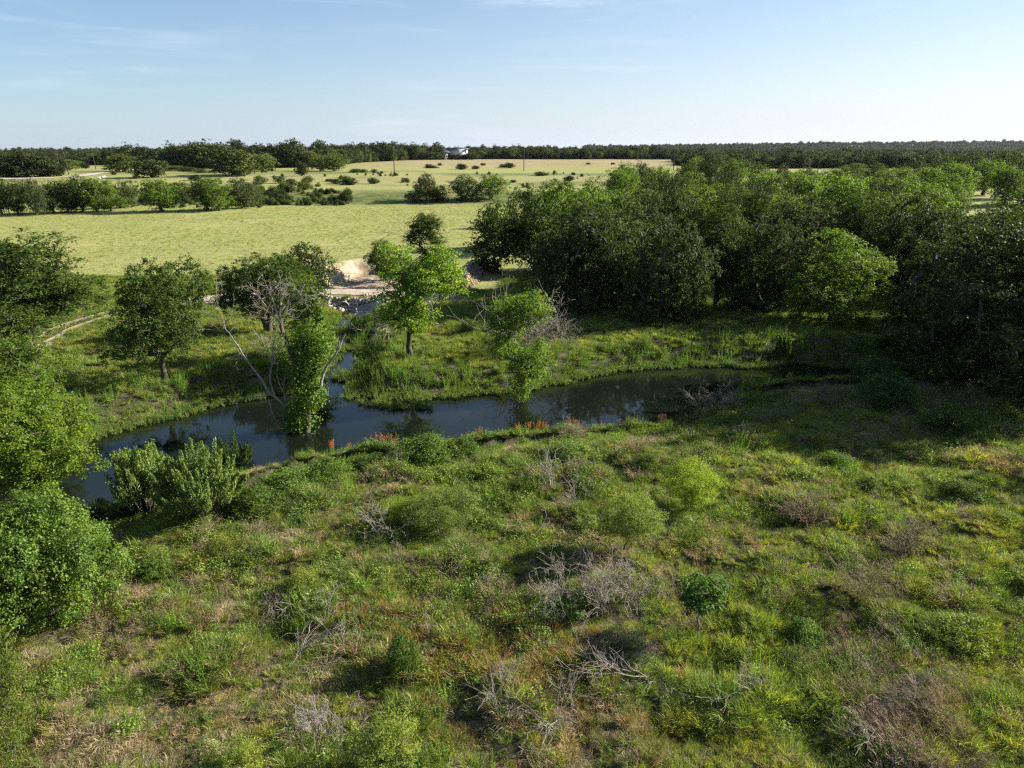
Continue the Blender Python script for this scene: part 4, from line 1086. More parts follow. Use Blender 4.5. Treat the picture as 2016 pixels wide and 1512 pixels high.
# --- woods on the skyline (a mass)
def woods(name, polyfn, n, label, hmin, hmax, kit, seed):
    r = np.random.default_rng(seed); P = []
    tot = 0
    while tot < n:
        q = polyfn(r, n*2); P.append(q); tot += len(q)
    P = np.concatenate(P)[:n]; z = H(P[:, 0], P[:, 1])
    h = hmin+(hmax-hmin)*(.5*r.random(n)+.5*ss(.3, .7, fbm(P[:, 0]/60, P[:, 1]/60, 3)))
    scatter(name, kit, np.stack([P[:, 0], P[:, 1], z-.3], 1), h/9.0*(.68+.5*r.random(n)**2), r.integers(0, kit.n, n), label, 'woods', tilt=.03, seed=seed)
def joined(pr, mat2):
    """one mesh of crown and trunk for distant masses"""
    a, b = pr.crown, pr.trunk
    va = np.zeros(len(a.vertices)*3, np.float32); a.vertices.foreach_get('co', va); vb = np.zeros(len(b.vertices)*3, np.float32); b.vertices.foreach_get('co', vb)
    fa = np.zeros(len(a.loops), np.int32); a.loops.foreach_get('vertex_index', fa); fb = np.zeros(len(b.loops), np.int32); b.loops.foreach_get('vertex_index', fb)
    V = np.concatenate([va.reshape(-1, 3), vb.reshape(-1, 3)]); F = np.concatenate([fa.reshape(-1, 4), fb.reshape(-1, 4)+len(va)//3])
    return mesh_np('tree', V, F, [a.materials[0], mat2], np.concatenate([np.zeros(len(fa)//4), np.ones(len(fb)//4)]))
farkit = Kit('far_trees', [joined(p, M['bark']) for p in PR['faroak']]+[joined(PR['farbright'][0], M['bark'])])
def band(pxa, pxb, ya, yb, edge=None):
    def f(r, n):
        px = r.uniform(pxa, pxb, n); lo = ya(px) if callable(ya) else ya
        y = lo+(yb-lo)*r.random(n)**1.3
        return np.stack([(px-1008)/FPX*1.0*(y*_c+5*_s)*1.0, y], 1)
    return f
woods('woods', band(-560, 242, 560, 900), 2300, 'dark woods on the skyline beyond the gravel road', 6, 9, farkit, 201)
woods('woods', band(330, 870, lambda p: 430+140*ss(620, 740, p)+60*ss(740, 860, p), 760), 1500, 'tall dark woods along the skyline above the tan pasture', 8, 11.5, farkit, 202)
woods('woods', band(840, 1360, lambda p: 655+0*p, 1000), 1700, 'low dark woods on the skyline behind the house and the tan pasture', 6, 9, farkit, 203)
woods('woods', band(1330, 2500, lambda p: 400+70*ss(1420, 1340, p)+0*p, 980), 7000, 'wide dark woods beyond the grove', 4, 6.5, farkit, 204)
hz_kit = Kit('horizon_trees', [joined(p, M['bark']) for p in PR['faroak'][:2]])
woods('distant_woods', band(-560, 2560, lambda p: 1000+0*p, 2700), 8500, 'hazy wooded hills along the horizon', 8, 13, hz_kit, 205)
woods('distant_woods', band(1150, 2250, lambda p: 2400+0*p, 3500), 4500, 'faint wooded ridge at the far end of the horizon', 10, 15, hz_kit, 206)
def far_shrubs(r, n):
    px = r.uniform(420, 1150, n); y = 236+110*r.random(n); k = fbm(px/40, y/22, 3) > .57
    return np.stack([(px-1008)/FPX*(y*_c+11*_s), y], 1)[k]
# brush on the terrace slope
brushkit = Kit('terrace_brush', [joined(p, M['bark']) for p in PR['farbright']]+[joined(PR['faroak'][0], M['bark'])])
def brush_area(r, n):
    px = r.uniform(330, 690, n); y = 205+22*r.random(n); k = r.random(n) < .25+.75*ss(.4, .6, fbm(px/25, y/7, 3))
    return np.stack([(px-1008)/FPX*(y*_c+13*_s), y], 1)[k]
woods('scrub', brush_area, 260, 'low tangled scrub on the terrace slope above the pasture', 1.0, 2.2, brushkit, 207)
woods('scrub', far_shrubs, 80, 'small bushes and weeds dotted over the terrace above the pasture', .7, 1.9, brushkit, 209)
def under(r, n):
    px = r.uniform(0, 520, n); y = 196+18*r.random(n); return np.stack([(px-1008)/FPX*(y*_c+14*_s), y], 1)
woods('scrub', under, 120, 'weedy undergrowth beneath the row at the pasture\'s far edge', .9, 2.0, brushkit, 208)

# ================================================================== the dead snag by the water, clothed in ivy
sbx, sby, sbz = on_ground(603, 874)
SY = sby
def S(px, py, dy=0.0): return np.array(at_y(px, py, SY+dy))
def polyl(pts, r0, r1, sub=3, jit=.03, seed=1):
    r = np.random.default_rng(seed); P = np.array(pts); t = np.arange(len(P)); tt = np.linspace(0, len(P)-1, (len(P)-1)*sub+1)
    Q = np.stack([np.interp(tt, t, P[:, i]) for i in range(3)], 1); Q[1:-1] += r.normal(0, jit, (len(Q)-2, 3))
    rad = np.linspace(r0, r1, len(Q)); return Q, rad
def limb(name, lines, mat, parent, sides=7, twigs=0, tw_len=.8, seed=3, tw_r=.018, depth=1, tstart=.3):
    A, B, RA, RB = [], [], [], []; r = np.random.default_rng(seed)
    for Q, rad in lines:
        A.append(Q[:-1]); B.append(Q[1:]); RA.append(rad[:-1]); RB.append(rad[1:])
    if twigs:
        for Q, rad in lines:
            for _ in range(twigs):
                i = r.integers(int(len(Q)*tstart), len(Q)); d0 = unit(Q[min(i+1, len(Q)-1)]-Q[max(i-1, 0)])
                a, b, c, d = twiggy(int(r.integers(1e6)), 1.0, .3, 1, depth, tw_r/tw_len, kids=(2, 4), seglen=.25, tip_r=.006/tw_len)
                dd = unit(d0+r.normal(0, .55, 3)); u = unit(np.cross(dd, [0.3, .2, 1])); v = np.cross(dd, u); Mx = np.stack([u, v, dd], 1)
                s = tw_len*(.5+.8*r.random()); A.append((a*s)@Mx.T+Q[i]); B.append((b*s)@Mx.T+Q[i]); RA.append(c*s); RB.append(d*s)
    V, F = tubes(np.concatenate(A), np.concatenate(B), np.concatenate(RA), np.concatenate(RB), sides)
    if parent is not None: V = V-np.array(parent.location)
    return link(name, mesh_np(name, V, F, mat, smooth=True), parent)
def ivy_on(lines, n, rad, leaf, seed, mat, parent, name='ivy', asp=.85):
    r = np.random.default_rng(seed); C, D = [], []
    for Q, k in lines:
        m = int(n*k); i = r.integers(0, len(Q)-1, m); t = r.random(m)[:, None]
        c = Q[i]*(1-t)+Q[i+1]*t; d = unit(r.normal(size=(m, 3))); lump = .15+1.5*fbm(c[:, 2]*1.9+seed, c[:, 0]*1.9+d[:, 0]*1.5, 3)
        C.append(c+d*(rad*k**.3*lump*(.6+.5*r.random(m)))[:, None]); D.append(d)
    C = np.concatenate(C); D = np.concatenate(D); N = unit(D+r.normal(size=C.shape)*.45+np.array([0, 0, .35])); T = unit(r.normal(size=C.shape)*.6+np.array([0, 0, -1.]))
    L = leaf*(.6+.7*r.random(len(C))); V, F = leaves_np(C, N, T, L, L*asp)
    return link(name, mesh_np(name, V-np.array(parent.location), F, mat), parent)
snag = bpy.data.objects.new('dead_snag', None); COL.objects.link(snag); snag.location = (sbx, sby, sbz-.1)
tag(snag, 'half dead ivy-covered tree at the water with bare grey limbs spread both ways', 'tree')
tr1 = polyl([S(604, 880), S(605.6, 830), S(600, 785), S(591, 729, .2), S(577, 704, .3), S(566, 677, .3), S(555, 645, .4), S(549, 616, .4), S(555, 582, .5)], .26, .05, seed=2)
tr2 = polyl([S(592, 878, .4), S(584, 842, .4), S(586, 800, .3), S(592, 760, .2), S(598, 700, .4), S(604, 660, .6)], .15, .05, seed=3)
limb('trunk', [tr1, tr2], M['bark'], snag)
rl = polyl([S(603, 790), S(613, 778), S(630, 760, -.2), S(641, 722, -.2), S(661, 697, -.4), S(680, 657, -.5)], .13, .04, seed=4)
limb('limb', [rl, polyl([S(661, 697, -.4), S(667, 682, -.6), S(669, 670, -.7)], .06, .02)], M['dead'], snag)
ll = polyl([S(590, 812), S(557, 796, -.1), S(532, 774, -.4), S(508, 738, -.6), S(483, 704, -.8), S(464, 672, -1.0), S(445, 648, -1.1), S(433, 616, -1.2)], .085, .012, seed=5)
limb('limb', [ll], M['dead'], snag, twigs=16, tw_len=1.2, tw_r=.016, seed=8, depth=2)
l2 = polyl([S(545, 785, -.2), S(537, 774, -.2), S(530, 740, 0), S(537, 717, .1), S(536, 688, .1), S(545, 650, .2), S(540, 625, .2)], .06, .012, seed=6)
limb('limb', [l2, polyl([S(537, 717), S(523, 690, .3), S(512, 655, .4)], .04, .012), polyl([S(537, 717), S(550, 690, -.3), S(556, 670, -.4)], .04, .012)], M['dead'], snag, twigs=7, tw_len=1.0, seed=18, tw_r=.014, depth=2)
l3 = polyl([S(562, 790), S(560, 779, .2), S(548, 751, .2), S(546, 717, .2)], .06, .015, seed=7)
limb('limb', [l3, polyl([S(557, 767, .2), S(560, 750, .1), S(563, 731, .1)], .04, .012)], M['dead'], snag)
l4 = polyl([S(532, 777, -.4), S(499, 781, -.8), S(472, 785, -1.1), S(460, 815, -1.2)], .04, .008, seed=8)
limb('limb', [l4], M['dead'], snag, twigs=5, tw_len=.7, seed=28, tw_r=.014)
l5 = polyl([S(530, 787, -.5), S(533, 805, -.7), S(538, 818, -.8), S(548, 843, -.9)], .04, .008, seed=9)
limb('limb', [l5], M['dead'], snag, twigs=6, tw_len=.6, seed=38, tw_r=.014)
limb('limb', [polyl([S(549, 616, .4), S(556, 590, .5), S(560, 568, .5)], .06, .015), polyl([S(553, 640, .4), S(530, 612, .2), S(508, 580, 0)], .05, .012), polyl([S(553, 632, .4), S(540, 600, .4), S(528, 566, .4)], .05, .012),
              polyl([S(551, 612, .4), S(570, 594, .6), S(592, 580, .7)], .045, .01)], M['dead'], snag, twigs=9, tw_len=1.1, seed=48, tw_r=.014, depth=2)
ivy_on([(tr1[0][2:16], .6), (tr2[0][1:], .55), (polyl([S(590, 800), S(575, 815), S(580, 845)], .1, .1)[0], .5), (polyl([S(600, 740), S(622, 700, .3), S(640, 668, .4)], .1, .1)[0], .8),
        (polyl([S(600, 760), S(615, 735, .3), S(625, 700, .4)], .1, .1)[0], .8), (rl[0][:6], .5), (polyl([S(604, 700, .4), S(600, 668, .6), S(612, 650, .6)], .1, .1)[0], .7)], 2900, .95, .125, 61, M['ivy'], snag)

# dead top and dead side brush by the creekside elm
dx, dy_, dz = on_ground(1052, 684)
def bare(name, px, py, h, w, label, cat='dead tree', n=5, depth=3, r0=.05, mat='dead', seed=1, rotx=0.0, rotz=0.0, group=None, gravity=0.0, kids=(3, 5), seglen=.22, tip=.005, Y=None, sink=.05):
    if Y is None: x, y, z = on_ground(px, py)
    else: y = Y; x = ray(px, 500)[0]*y; z = Hs(x, y)
    args = twiggy(seed, h, w, n, depth, r0, kids=kids, gravity=gravity, seglen=seglen, tip_r=tip)
    c, s = math.cos(rotx), math.sin(rotx); Rx = np.array([[1, 0, 0], [0, c, -s], [0, s, c]]); c, s = math.cos(rotz), math.sin(rotz); Rz = np.array([[c, -s, 0], [s, c, 0], [0, 0, 1]])
    me = twig_mesh(name, args, M[mat], 3 if r0 < .05 else 4, rot=Rz@Rx)
    if rotx:
        v = np.zeros(len(me.vertices)*3, np.float32); me.vertices.foreach_get('co', v); v = v.reshape(-1, 3); v[:, 2] = np.abs(v[:, 2])*.75+.02; me.vertices.foreach_set('co', v.ravel())
    o = link(name, me); o.location = (x, y, z-sink); tag(o, label, cat, group); return o
bare('dead_brush', 1052, 684, 3.4, 3.6, 'bare grey fan of dead branches behind the narrow leafy tree', n=14, seed=301, r0=.035, tip=.008, kids=(4, 6))
bare('dead_sapling', 992, 690, 7.4, 1.0, 'thin dead grey spire rising above the narrow leafy tree', n=2, seed=302, r0=.06, tip=.010, depth=2)
bare('dead_sapling', 793, 640, 8.3, 1.6, 'bare grey branches showing through the top of the pecan', n=3, seed=303, r0=.05, tip=.010, depth=3, Y=60)
bare('dead_brush', 1425, 798, 1.1, 1.9, 'greyish dead brush at the shaded creek end', n=20, seed=304, r0=.012, mat='deaddk', tip=.005)

# ================================================================== shrubs and bushes one can single out
shr = [('spiky', 0, 'feathery_shrub', 290, 1012, 868, 165, 'feathery pale green shrub at the water\'s edge, the nearer to the glossy shrub'),
       ('spiky', 1, 'feathery_shrub', 398, 1012, 860, 200, 'broad feathery pale green shrub leaning over the creek'),
       ('spikydark', 0, 'feathery_shrub', 462, 935, 850, 100, 'darker feathery shrub behind the broad pale one'),
       ('shrub', 0, 'leafy_shrub', 846, 915, 828, 112, 'full bright green shrub at the top of the bank among rust-coloured docks'),
       ('shrub', 1, 'leafy_shrub', 905, 900, 842, 70, 'lower green shrub touching the full bright one on the bank'),
       ('shrub', 0, 'leafy_shrub', 565, 975, 905, 130, 'spreading green shrub on the bank below the dead snag'),
       ('shrub', 1, 'leafy_shrub', 650, 945, 885, 90, 'green shrub on the bank just past the dead snag'),
       ('shrub', 0, 'leafy_shrub', 722, 925, 885, 80, 'low green shrub on the bank beneath the rust-coloured docks'),
       ('shrub', 1, 'leafy_shrub', 500, 1010, 935, 100, 'green shrub between the broad feathery shrub and the meadow'),
       ('shrub', 1, 'leafy_shrub', 1115, 915, 862, 80, 'dark-centred shrub in the meadow under the row of rust-coloured docks'),
       ('shrub', 0, 'leafy_shrub', 1275, 925, 880, 60, 'small leafy shrub just out of the shade line'),
       ('mesquite', 0, 'mesquite_bush', 1356, 1016, 912, 95, 'bright yellow-green mesquite, the most vivid bush in the meadow'),
       ('mesquite', 1, 'mesquite_bush', 1238, 1090, 978, 112, 'pale green airy mesquite below the vivid yellow-green one'),
       ('mesquite', 1, 'mesquite_bush', 870, 1050, 972, 130, 'wide low airy mesquite in the middle of the meadow'),
       ('mesquite', 0, 'mesquite_bush', 790, 1035, 985, 90, 'small yellowish mesquite beside the wide low one'),
       ('sapling', 0, 'oak_sapling', 1372, 1262, 1138, 92, 'lone oak sapling with a thin bare stem and glossy dark leaves'),
       ('palebush', 0, 'pale_bush', 762, 1512, 1362, 130, 'tall loose small-leaved bush at the bottom edge of the picture'),
       ('palebush', 0, 'pale_bush', 465, 1520, 1435, 115, 'small-leaved bush at the bottom edge, half cut off'),
       ('palebush', 0, 'pale_bush', 605, 1165, 1098, 90, 'yellowish bush in the weedy slope below the creek bushes'),
       ('shrub', 1, 'leafy_shrub', 305, 1135, 1092, 70, 'low flat-topped leafy shrub beside the big glossy one'),
       ('palebush', 0, 'pale_bush', 450, 1110, 1030, 80, 'pale vine-covered bush with whitish leaves on the slope'),
       ('darkshrub', 0, 'dark_shrub', 796, 1335, 1215, 62, 'slim dark-leaved shrub among the reddish grass'),
       ('shrub', 1, 'dark_shrub', 1578, 1265, 1200, 70, 'dark shrub sunk in tall grass past the oak sapling'),
       ('shrub', 0, 'leafy_shrub', 1640, 920, 875, 62, 'dark green bramble mound at the shade line'),
       ('shrub', 1, 'leafy_shrub', 1710, 965, 925, 44, 'small leafy shrub in the bright grass, the nearer of a scattered pair'),
       ('shrub', 0, 'leafy_shrub', 1880, 980, 925, 80, 'leafy shrub in the bright grass toward the picture edge'),
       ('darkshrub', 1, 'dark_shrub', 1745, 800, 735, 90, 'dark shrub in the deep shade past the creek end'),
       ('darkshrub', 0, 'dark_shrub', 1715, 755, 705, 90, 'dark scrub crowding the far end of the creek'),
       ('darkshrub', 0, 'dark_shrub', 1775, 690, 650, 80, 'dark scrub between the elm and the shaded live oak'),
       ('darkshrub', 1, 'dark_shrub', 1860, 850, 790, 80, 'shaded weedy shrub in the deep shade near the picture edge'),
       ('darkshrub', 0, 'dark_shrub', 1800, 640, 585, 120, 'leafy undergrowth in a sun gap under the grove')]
for kd, v, nm, px, b, t, w, lab in shr:
    if nm in ('leafy_shrub', 'pale_bush', 'dark_shrub') and b > 840: t = t+(b-t)*.34; w *= .92
    put(kd, nm, 'shrub' if 'mesquite' not in kd else 'bush', px, b, t, w, lab, var=v)

# rust-coloured dock plants along the near bank
dockm = [weed(400+i, 7, 1.0, .16, M['forb2'], leaf=.09, per=8, top=M['dock']) for i in range(3)]
docks = [(653, 872), (690, 868), (733, 866), (753, 864), (774, 862), (907, 842), (934, 838), (948, 840), (1024, 814), (1041, 828), (1058, 814), (1074, 815), (1122, 812), (1136, 814), (1188, 811), (1220, 808), (1239, 812), (1300, 812), (1309, 814), (1488, 992)]
for k, (px, py) in enumerate(docks):
    x, y, z = on_ground(px, py)
    while z < WATER_Z+.12: y -= .08; x = ray(px, py)[0]*y; z = Hs(x, y)
    o = link('dock_plant', dockm[k % 3]); o.location = (x, y, z-.02); s = .45+.65*rr.random()**1.3; o.scale = (s*(.7+.6*rr.random()), s, s); o.rotation_euler = (0, 0, rr.random()*6)
    o.location.z += .1
    tag(o, ('rust-coloured seeding dock on the near bank, %s counting from the dead snag' % ORD[k]) if k < 19 else 'single rust-coloured dock standing alone in the meadow', 'dock plant', 'rust-coloured docks along the near bank')

# pampas-like grey tussock
tus = link('grey_tussock', tuft(431, 420, 1.1, .28, M['twig'], w=.016, lean=.9, bend=1.3, seg=4)); x, y, z = on_ground(765, 938); tus.location = (x, y, z); tag(tus, 'fountain-shaped greyish grass tussock on the bank below the docks', 'tussock')
# vine patch with bigger leaves
def patch(px, py, rx, ry, n, leaf, mat, label, seed, hgt=.35):
    r = np.random.default_rng(seed); x, y, z = on_ground(px, py); a = r.random(n)*6.283; q = np.sqrt(r.random(n))
    X = np.cos(a)*q*rx; Y = np.sin(a)*q*ry; keep = fbm((X+x)*1.3, (Y+y)*1.3, 3) > .40; X, Y = X[keep], Y[keep]
    Z = H(X+x, Y+y)-z+hgt*(.3+.9*fbm(X*1.6+9, Y*1.6, 2))*(.6+.5*r.random(len(X)))
    C = np.stack([X, Y, Z], 1); N = unit(r.normal(size=C.shape)*.4+np.array([.2, 0, 1])); T = unit(r.normal(size=C.shape)); L = leaf*(.6+.7*r.random(len(C)))
    V, F = leaves_np(C, N, T, L, L*.8); o = link('vine_patch', mesh_np('vine_patch', V, F, mat)); o.location = (x, y, z); tag(o, label, 'vine'); return o
patch(1070, 1232, 1.5, .85, 1500, .12, M['ivy'], 'dark broad-leaved vine sprawling below the pale dead brush', 441, .5)
patch(1690, 955, .8, .8, 700, .10, M['ivy'], 'broad-leaved vine on the bright grass near the scattered shrubs', 442, .3)

# dead wood lying and standing in the meadow
dead = [('dead_brush', 1095, 1205, 1.3, 1.6, 'pale tangled dead brush above the dark vine, the larger clump', dict(n=16, r0=.022, seed=501, depth=3)),
        ('dead_brush', 1180, 1205, 1.5, 1.3, 'pale dead brush with upright forked stems next to the larger tangle', dict(n=12, r0=.022, seed=502, depth=3)),
        ('dead_brush', 1240, 1185, 1.0, 1.2, 'low grey dead brush at the far side of the pale tangle', dict(n=10, r0=.018, seed=503)),
        ('fallen_branch', 905, 1172, 1.5, .8, 'single bleached branch arching out of the green grass', dict(n=1, r0=.03, seed=504, rotx=-1.1, rotz=-1.0, depth=2, kids=(1, 2))),
        ('fallen_branch', 850, 1150, 1.8, 1.2, 'bleached twigs lying in dry thatch beside the arching branch', dict(n=3, r0=.02, seed=505, rotx=-1.3, rotz=-1.3)),
        ('fallen_branch', 560, 1325, 2.3, 1.2, 'large bleached fallen branch with many forks in the dark grass', dict(n=4, r0=.035, seed=506, rotx=-1.25, rotz=-.9, depth=3, kids=(3, 4))),
        ('fallen_branch', 500, 1245, 1.0, .8, 'small curved bleached twigs above the large fallen branch', dict(n=3, r0=.015, seed=507, rotx=-.9, rotz=-.8)),
        ('fallen_branch', 1290, 1345, 2.3, 1.4, 'grey fallen branch pile with long forks under the oak sapling', dict(n=4, r0=.035, seed=508, rotx=-1.25, rotz=.9, depth=3, kids=(3, 5))),
        ('fallen_branch', 1180, 1330, 1.9, 1.0, 'grey crossing sticks joining the fallen branch pile', dict(n=3, r0=.025, seed=509, rotx=-1.3, rotz=-1.4)),
        ('dead_sapling', 985, 1420, 1.5, .9, 'thin dead stems standing in reddish grass near the bottom edge', dict(n=7, r0=.014, seed=510, depth=2)),
        ('dead_sapling', 1095, 1440, 1.4, .8, 'sparse dead stems with one long leaning stick near the bottom', dict(n=4, r0=.016, seed=511, depth=2)),
        ('fallen_branch', 1060, 1500, 1.8, 1.1, 'forked grey branch lying at the bottom edge of the picture', dict(n=3, r0=.028, seed=512, rotx=-1.3, rotz=-1.1)),
        ('dead_sapling', 703, 1085, 1.6, .7, 'slim dead sapling in the weeds below the creek bushes', dict(n=1, r0=.03, seed=513, depth=2)),
        ('dead_sapling', 753, 1062, 1.3, .8, 'short dead bush beside the wide low mesquite', dict(n=5, r0=.016, seed=514)),
        ('dead_sapling', 1085, 965, 1.9, 1.3, 'tall grey dead stems in the upper meadow', dict(n=7, r0=.024, seed=515, depth=2)),
        ('dead_sapling', 1050, 1058, 1.3, .8, 'small forked dead sapling in the centre of the meadow', dict(n=2, r0=.022, seed=516, depth=2)),
        ('dead_sapling', 1135, 995, 1.2, 1.0, 'short grey stems in the bare patch of the upper meadow', dict(n=6, r0=.014, seed=517, depth=2)),
        ('fallen_branch', 845, 1290, 1.1, .8, 'bleached stick leaning over the dark slim shrub', dict(n=2, r0=.018, seed=518, rotx=-.9, rotz=1.0)),
        ('fallen_branch', 1500, 1385, 1.6, .8, 'grey branch standing askew in the deep grass below the sapling', dict(n=2, r0=.022, seed=519, rotx=-.6, rotz=.5)),
        ('fallen_branch', 1660, 1400, 2.0, .8, 'long pale branch lying level above the dry grass heap', dict(n=3, r0=.02, seed=520, rotx=-1.4, rotz=-1.5)),
        ('fallen_branch', 1820, 1480, 2.2, .9, 'long thin stick across dry brush at the lower corner', dict(n=2, r0=.018, seed=521, rotx=-1.3, rotz=.9)),
        ('fallen_branch', 1740, 1280, 1.2, .6, 'forked white stick in the dark gap beside the dry brush', dict(n=1, r0=.024, seed=522, rotx=-.8, rotz=-1.0)),
        ('dead_sapling', 592, 1225, 1.2, .6, 'pale forked stem on the weedy slope above the fallen branch', dict(n=2, r0=.016, seed=523, depth=2)),
        ('dead_sapling', 1310, 1190, 1.3, .5, 'single hooked dead stem between the pale brush and the sapling', dict(n=1, r0=.018, seed=524, depth=1)),
        ('dead_sapling', 640, 1470, 1.2, 1.2, 'grey twig fan in the shade beside the tall bottom bush', dict(n=9, r0=.014, seed=525)),
        ('fallen_branch', 1380, 812, 1.1, 1.3, 'grey dry brush at the shaded edge of the meadow', dict(n=9, r0=.012, seed=526, mat='deaddk')),
        ('fallen_branch', 905, 1085, 1.2, .6, 'thin bleached forks beneath the wide low mesquite', dict(n=2, r0=.018, seed=527, rotx=-1.1, rotz=.6))]
for nm, px, py, h, w, lab, kw in dead: bare(nm, px, py, h, w, lab, cat='dead wood', **kw)
# dry grey-brown bushes
for px, py, h, w, lab, sd in [(1590, 1035, 1.5, 1.7, 'fuzzy grey-brown dry bush beside the small dark shrub', 531), (1775, 1100, 1.1, .6, 'slim dry brown plume in the bright grass', 532), (1690, 1190, 1.4, 1.3, 'dry brown plumy bush above the long strip of dry brush', 533), (1130, 872, 1.0, .6, 'pinkish dry plume just below the docks', 534)]:
    bare('dry_bush', px, py, h, w, lab, cat='dry bush', n=34, depth=3, r0=.008, mat='twig', seed=sd, tip=.004, kids=(2, 4), seglen=.18)

# ================================================================== ground cover
g_tufts = [tuft(600+i, 170, .40+.08*i, .26, M['g_green'], w=.016, lean=.55, bend=.9, dead=.15, deadmat=M['g_dry']) for i in range(3)]
y_tufts = [tuft(610+i, 180, .34+.06*i, .28, M['g_yel'], w=.016, lean=.6, bend=1.0, dead=.1, deadmat=M['g_dry']) for i in range(3)]
d_tufts = [tuft(620+i, 150, .36, .28, M['g_dry'], w=.014, lean=.9, bend=1.6, flop=(.7, .3*i-.3, 0)) for i in range(3)]
t_tufts = [tuft(625+i, 140, .70, .26, M['g_green'] if i else M['g_yel'], w=.015, lean=.35, bend=.6, seg=4) for i in range(2)]
r_tufts = [tuft(630+i, 120, .5, .26, M['g_red'], w=.018, lean=.5, bend=.8, dead=.3, deadmat=M['g_dry']) for i in range(2)]
forbs = [forb(640+i, 170, .42, .34, .075, M['forb'] if i < 3 else M['forb2'], asp=.55) for i in range(5)]
weeds_ = [weed(650+i, 9, .85, .25, M['weed'] if i < 2 else M['forb'], leaf=.11, per=22) for i in range(3)]
twigs_ = [twig_mesh('twigs', twiggy(660+i, .55, .7, 22, 2, .0045, kids=(2, 4), tip_r=.0026, seglen=.14), M['twig']) for i in range(2)]
mdw = Kit('meadow', g_tufts+y_tufts+d_tufts+t_tufts+r_tufts)      # 0-2 green, 3-5 yellow, 6-8 dry, 9-10 tall, 11-12 red
frb = Kit('forbs', forbs+weeds_)                                   # 0-4 low, 5-7 upright
twg = Kit('twigs', twigs_)
def area(n, y0, y1, seed, margin=380):
    """points spread evenly over the land seen between two depths"""
    r = np.random.default_rng(seed); y = np.sqrt(r.uniform(y0*y0, y1*y1, n)) if y1 > y0*1.3 else r.uniform(y0, y1, n)
    half = (1008+margin)/FPX*(y*_c+CAM_H*_s); x = r.uniform(-1, 1, n)*half
    z = H(x, y); return np.stack([x, y, z], 1)
class Bag:
    def __init__(s): s.P, s.s, s.i = [], [], []
    def add(s, P, sc, idx): s.P.append(P); s.s.append(sc); s.i.append(idx)
    def out(s): return np.concatenate(s.P), np.concatenate(s.s), np.concatenate(s.i)
R2 = np.random.default_rng(77)
NF = 72000
P = area(NF, 10.5, 54, 701)
u, v = px_of(P[:, 0], P[:, 1], P[:, 2]); dw = poly_sd(WATER, P[:, 0], P[:, 1])
near_y = np.interp(P[:, 0], [p[0] for p in WATER[:18]], [p[1] for p in WATER[:18]])
ok = (P[:, 1] < near_y+1.2) & (dw > -.05) & (P[:, 2] > WATER_Z-.1)
P, u, v, dw = P[ok], u[ok], v[ok], dw[ok]
nA = fbm(P[:, 0]/2.6, P[:, 1]/2.6, 3); nB = fbm(P[:, 0]/1.7+40, P[:, 1]/1.7, 3); nC = fbm(P[:, 0]/3.4, P[:, 1]/3.4+60, 3); nD = fbm(P[:, 0]/1.9+90, P[:, 1]/1.9+30, 3)
bank = ss(4.5, .5, dw)
redz = np.exp(-((u-1010)/150)**2-((v-1300)/55)**2)+np.exp(-((u-760)/90)**2-((v-1240)/70)**2)+.7*np.exp(-((u-1080)/260)**2-((v-1420)/60)**2)
brushz = np.exp(-((u-(1700+(v-1250)*.62))/95)**2)*ss(1150, 1290, v)
tallz = ss(1230, 1290, u)*ss(1640, 1500, u)*ss(1170, 1260, v)
W = np.stack([
    (.95+.3*bank+.3*ss(900, 1300, u))*np.exp(6*(nA-.5)),                                                                         # green
    (.34+1.7*ss(1250, 1600, u)*ss(790, 860, v))*np.exp(5*(nB-.5)),                                                               # yellow
    (.40+.34*ss(700, 300, u)*ss(1180, 1280, v)+.26*ss(1000, 1300, u))*np.exp(9*(nC-.52))*(1-.6*bank)+.9*brushz,                  # dry
    (.10+1.6*tallz)*np.exp(5*(nD-.5)),                                                                                           # tall
    2.6*redz*np.exp(5*(nB-.5))+.02,                                                                                              # red
    (1.3*ss(1330, 950, u)*ss(1330, 1080, v)+.22+1.6*bank)*np.exp(7*(nD-.5)),                                                     # low forbs
    (.10+.9*bank)*np.exp(5*(nA-.5)),                                                                                             # upright weeds
    .06*np.exp(9*(nB-.58))+2.0*brushz], 1)                                                                                       # twigs
cum = np.cumsum(W, 1)/W.sum(1, keepdims=True); cls = (R2.random(len(P))[:, None] > cum).sum(1)
thin = R2.random(len(P)) < np.clip(.40+1.1*(nA+nD-.9)*3, .25, 1)
base_s = (.50+.42*R2.random(len(P)))*(.75+.55*nD)*(1+.15*ss(20, 45, P[:, 1]))*(1-.42*ss(6.0, 2.0, dw))*(.48+1.05*vnoise(P[:, 0]/1.05+9, P[:, 1]/1.05))
gr, fb, tw = Bag(), Bag(), Bag(); dr = Bag()
for c, lo, hi in ((0, 0, 3), (1, 3, 6), (3, 9, 11), (4, 11, 13)):
    m = (cls == c) & (thin | (c == 2)); gr.add(P[m], base_s[m]*(.78 if lo == 9 else 1), R2.integers(lo, hi, m.sum()))
m = cls == 2; dr.add(P[m], base_s[m]*1.15, R2.integers(6, 9, m.sum()))
m = (cls == 5) & thin; fb.add(P[m], base_s[m]*1.0*(1+.5*bank[m]), R2.integers(0, 5, m.sum()))
m = (cls == 6) & thin; fb.add(P[m], base_s[m]*1.0*(1+.2*bank[m]), R2.integers(5, 8, m.sum()))
m = cls == 7; tw.add(P[m], base_s[m]*1.1, R2.integers(0, 2, m.sum()))
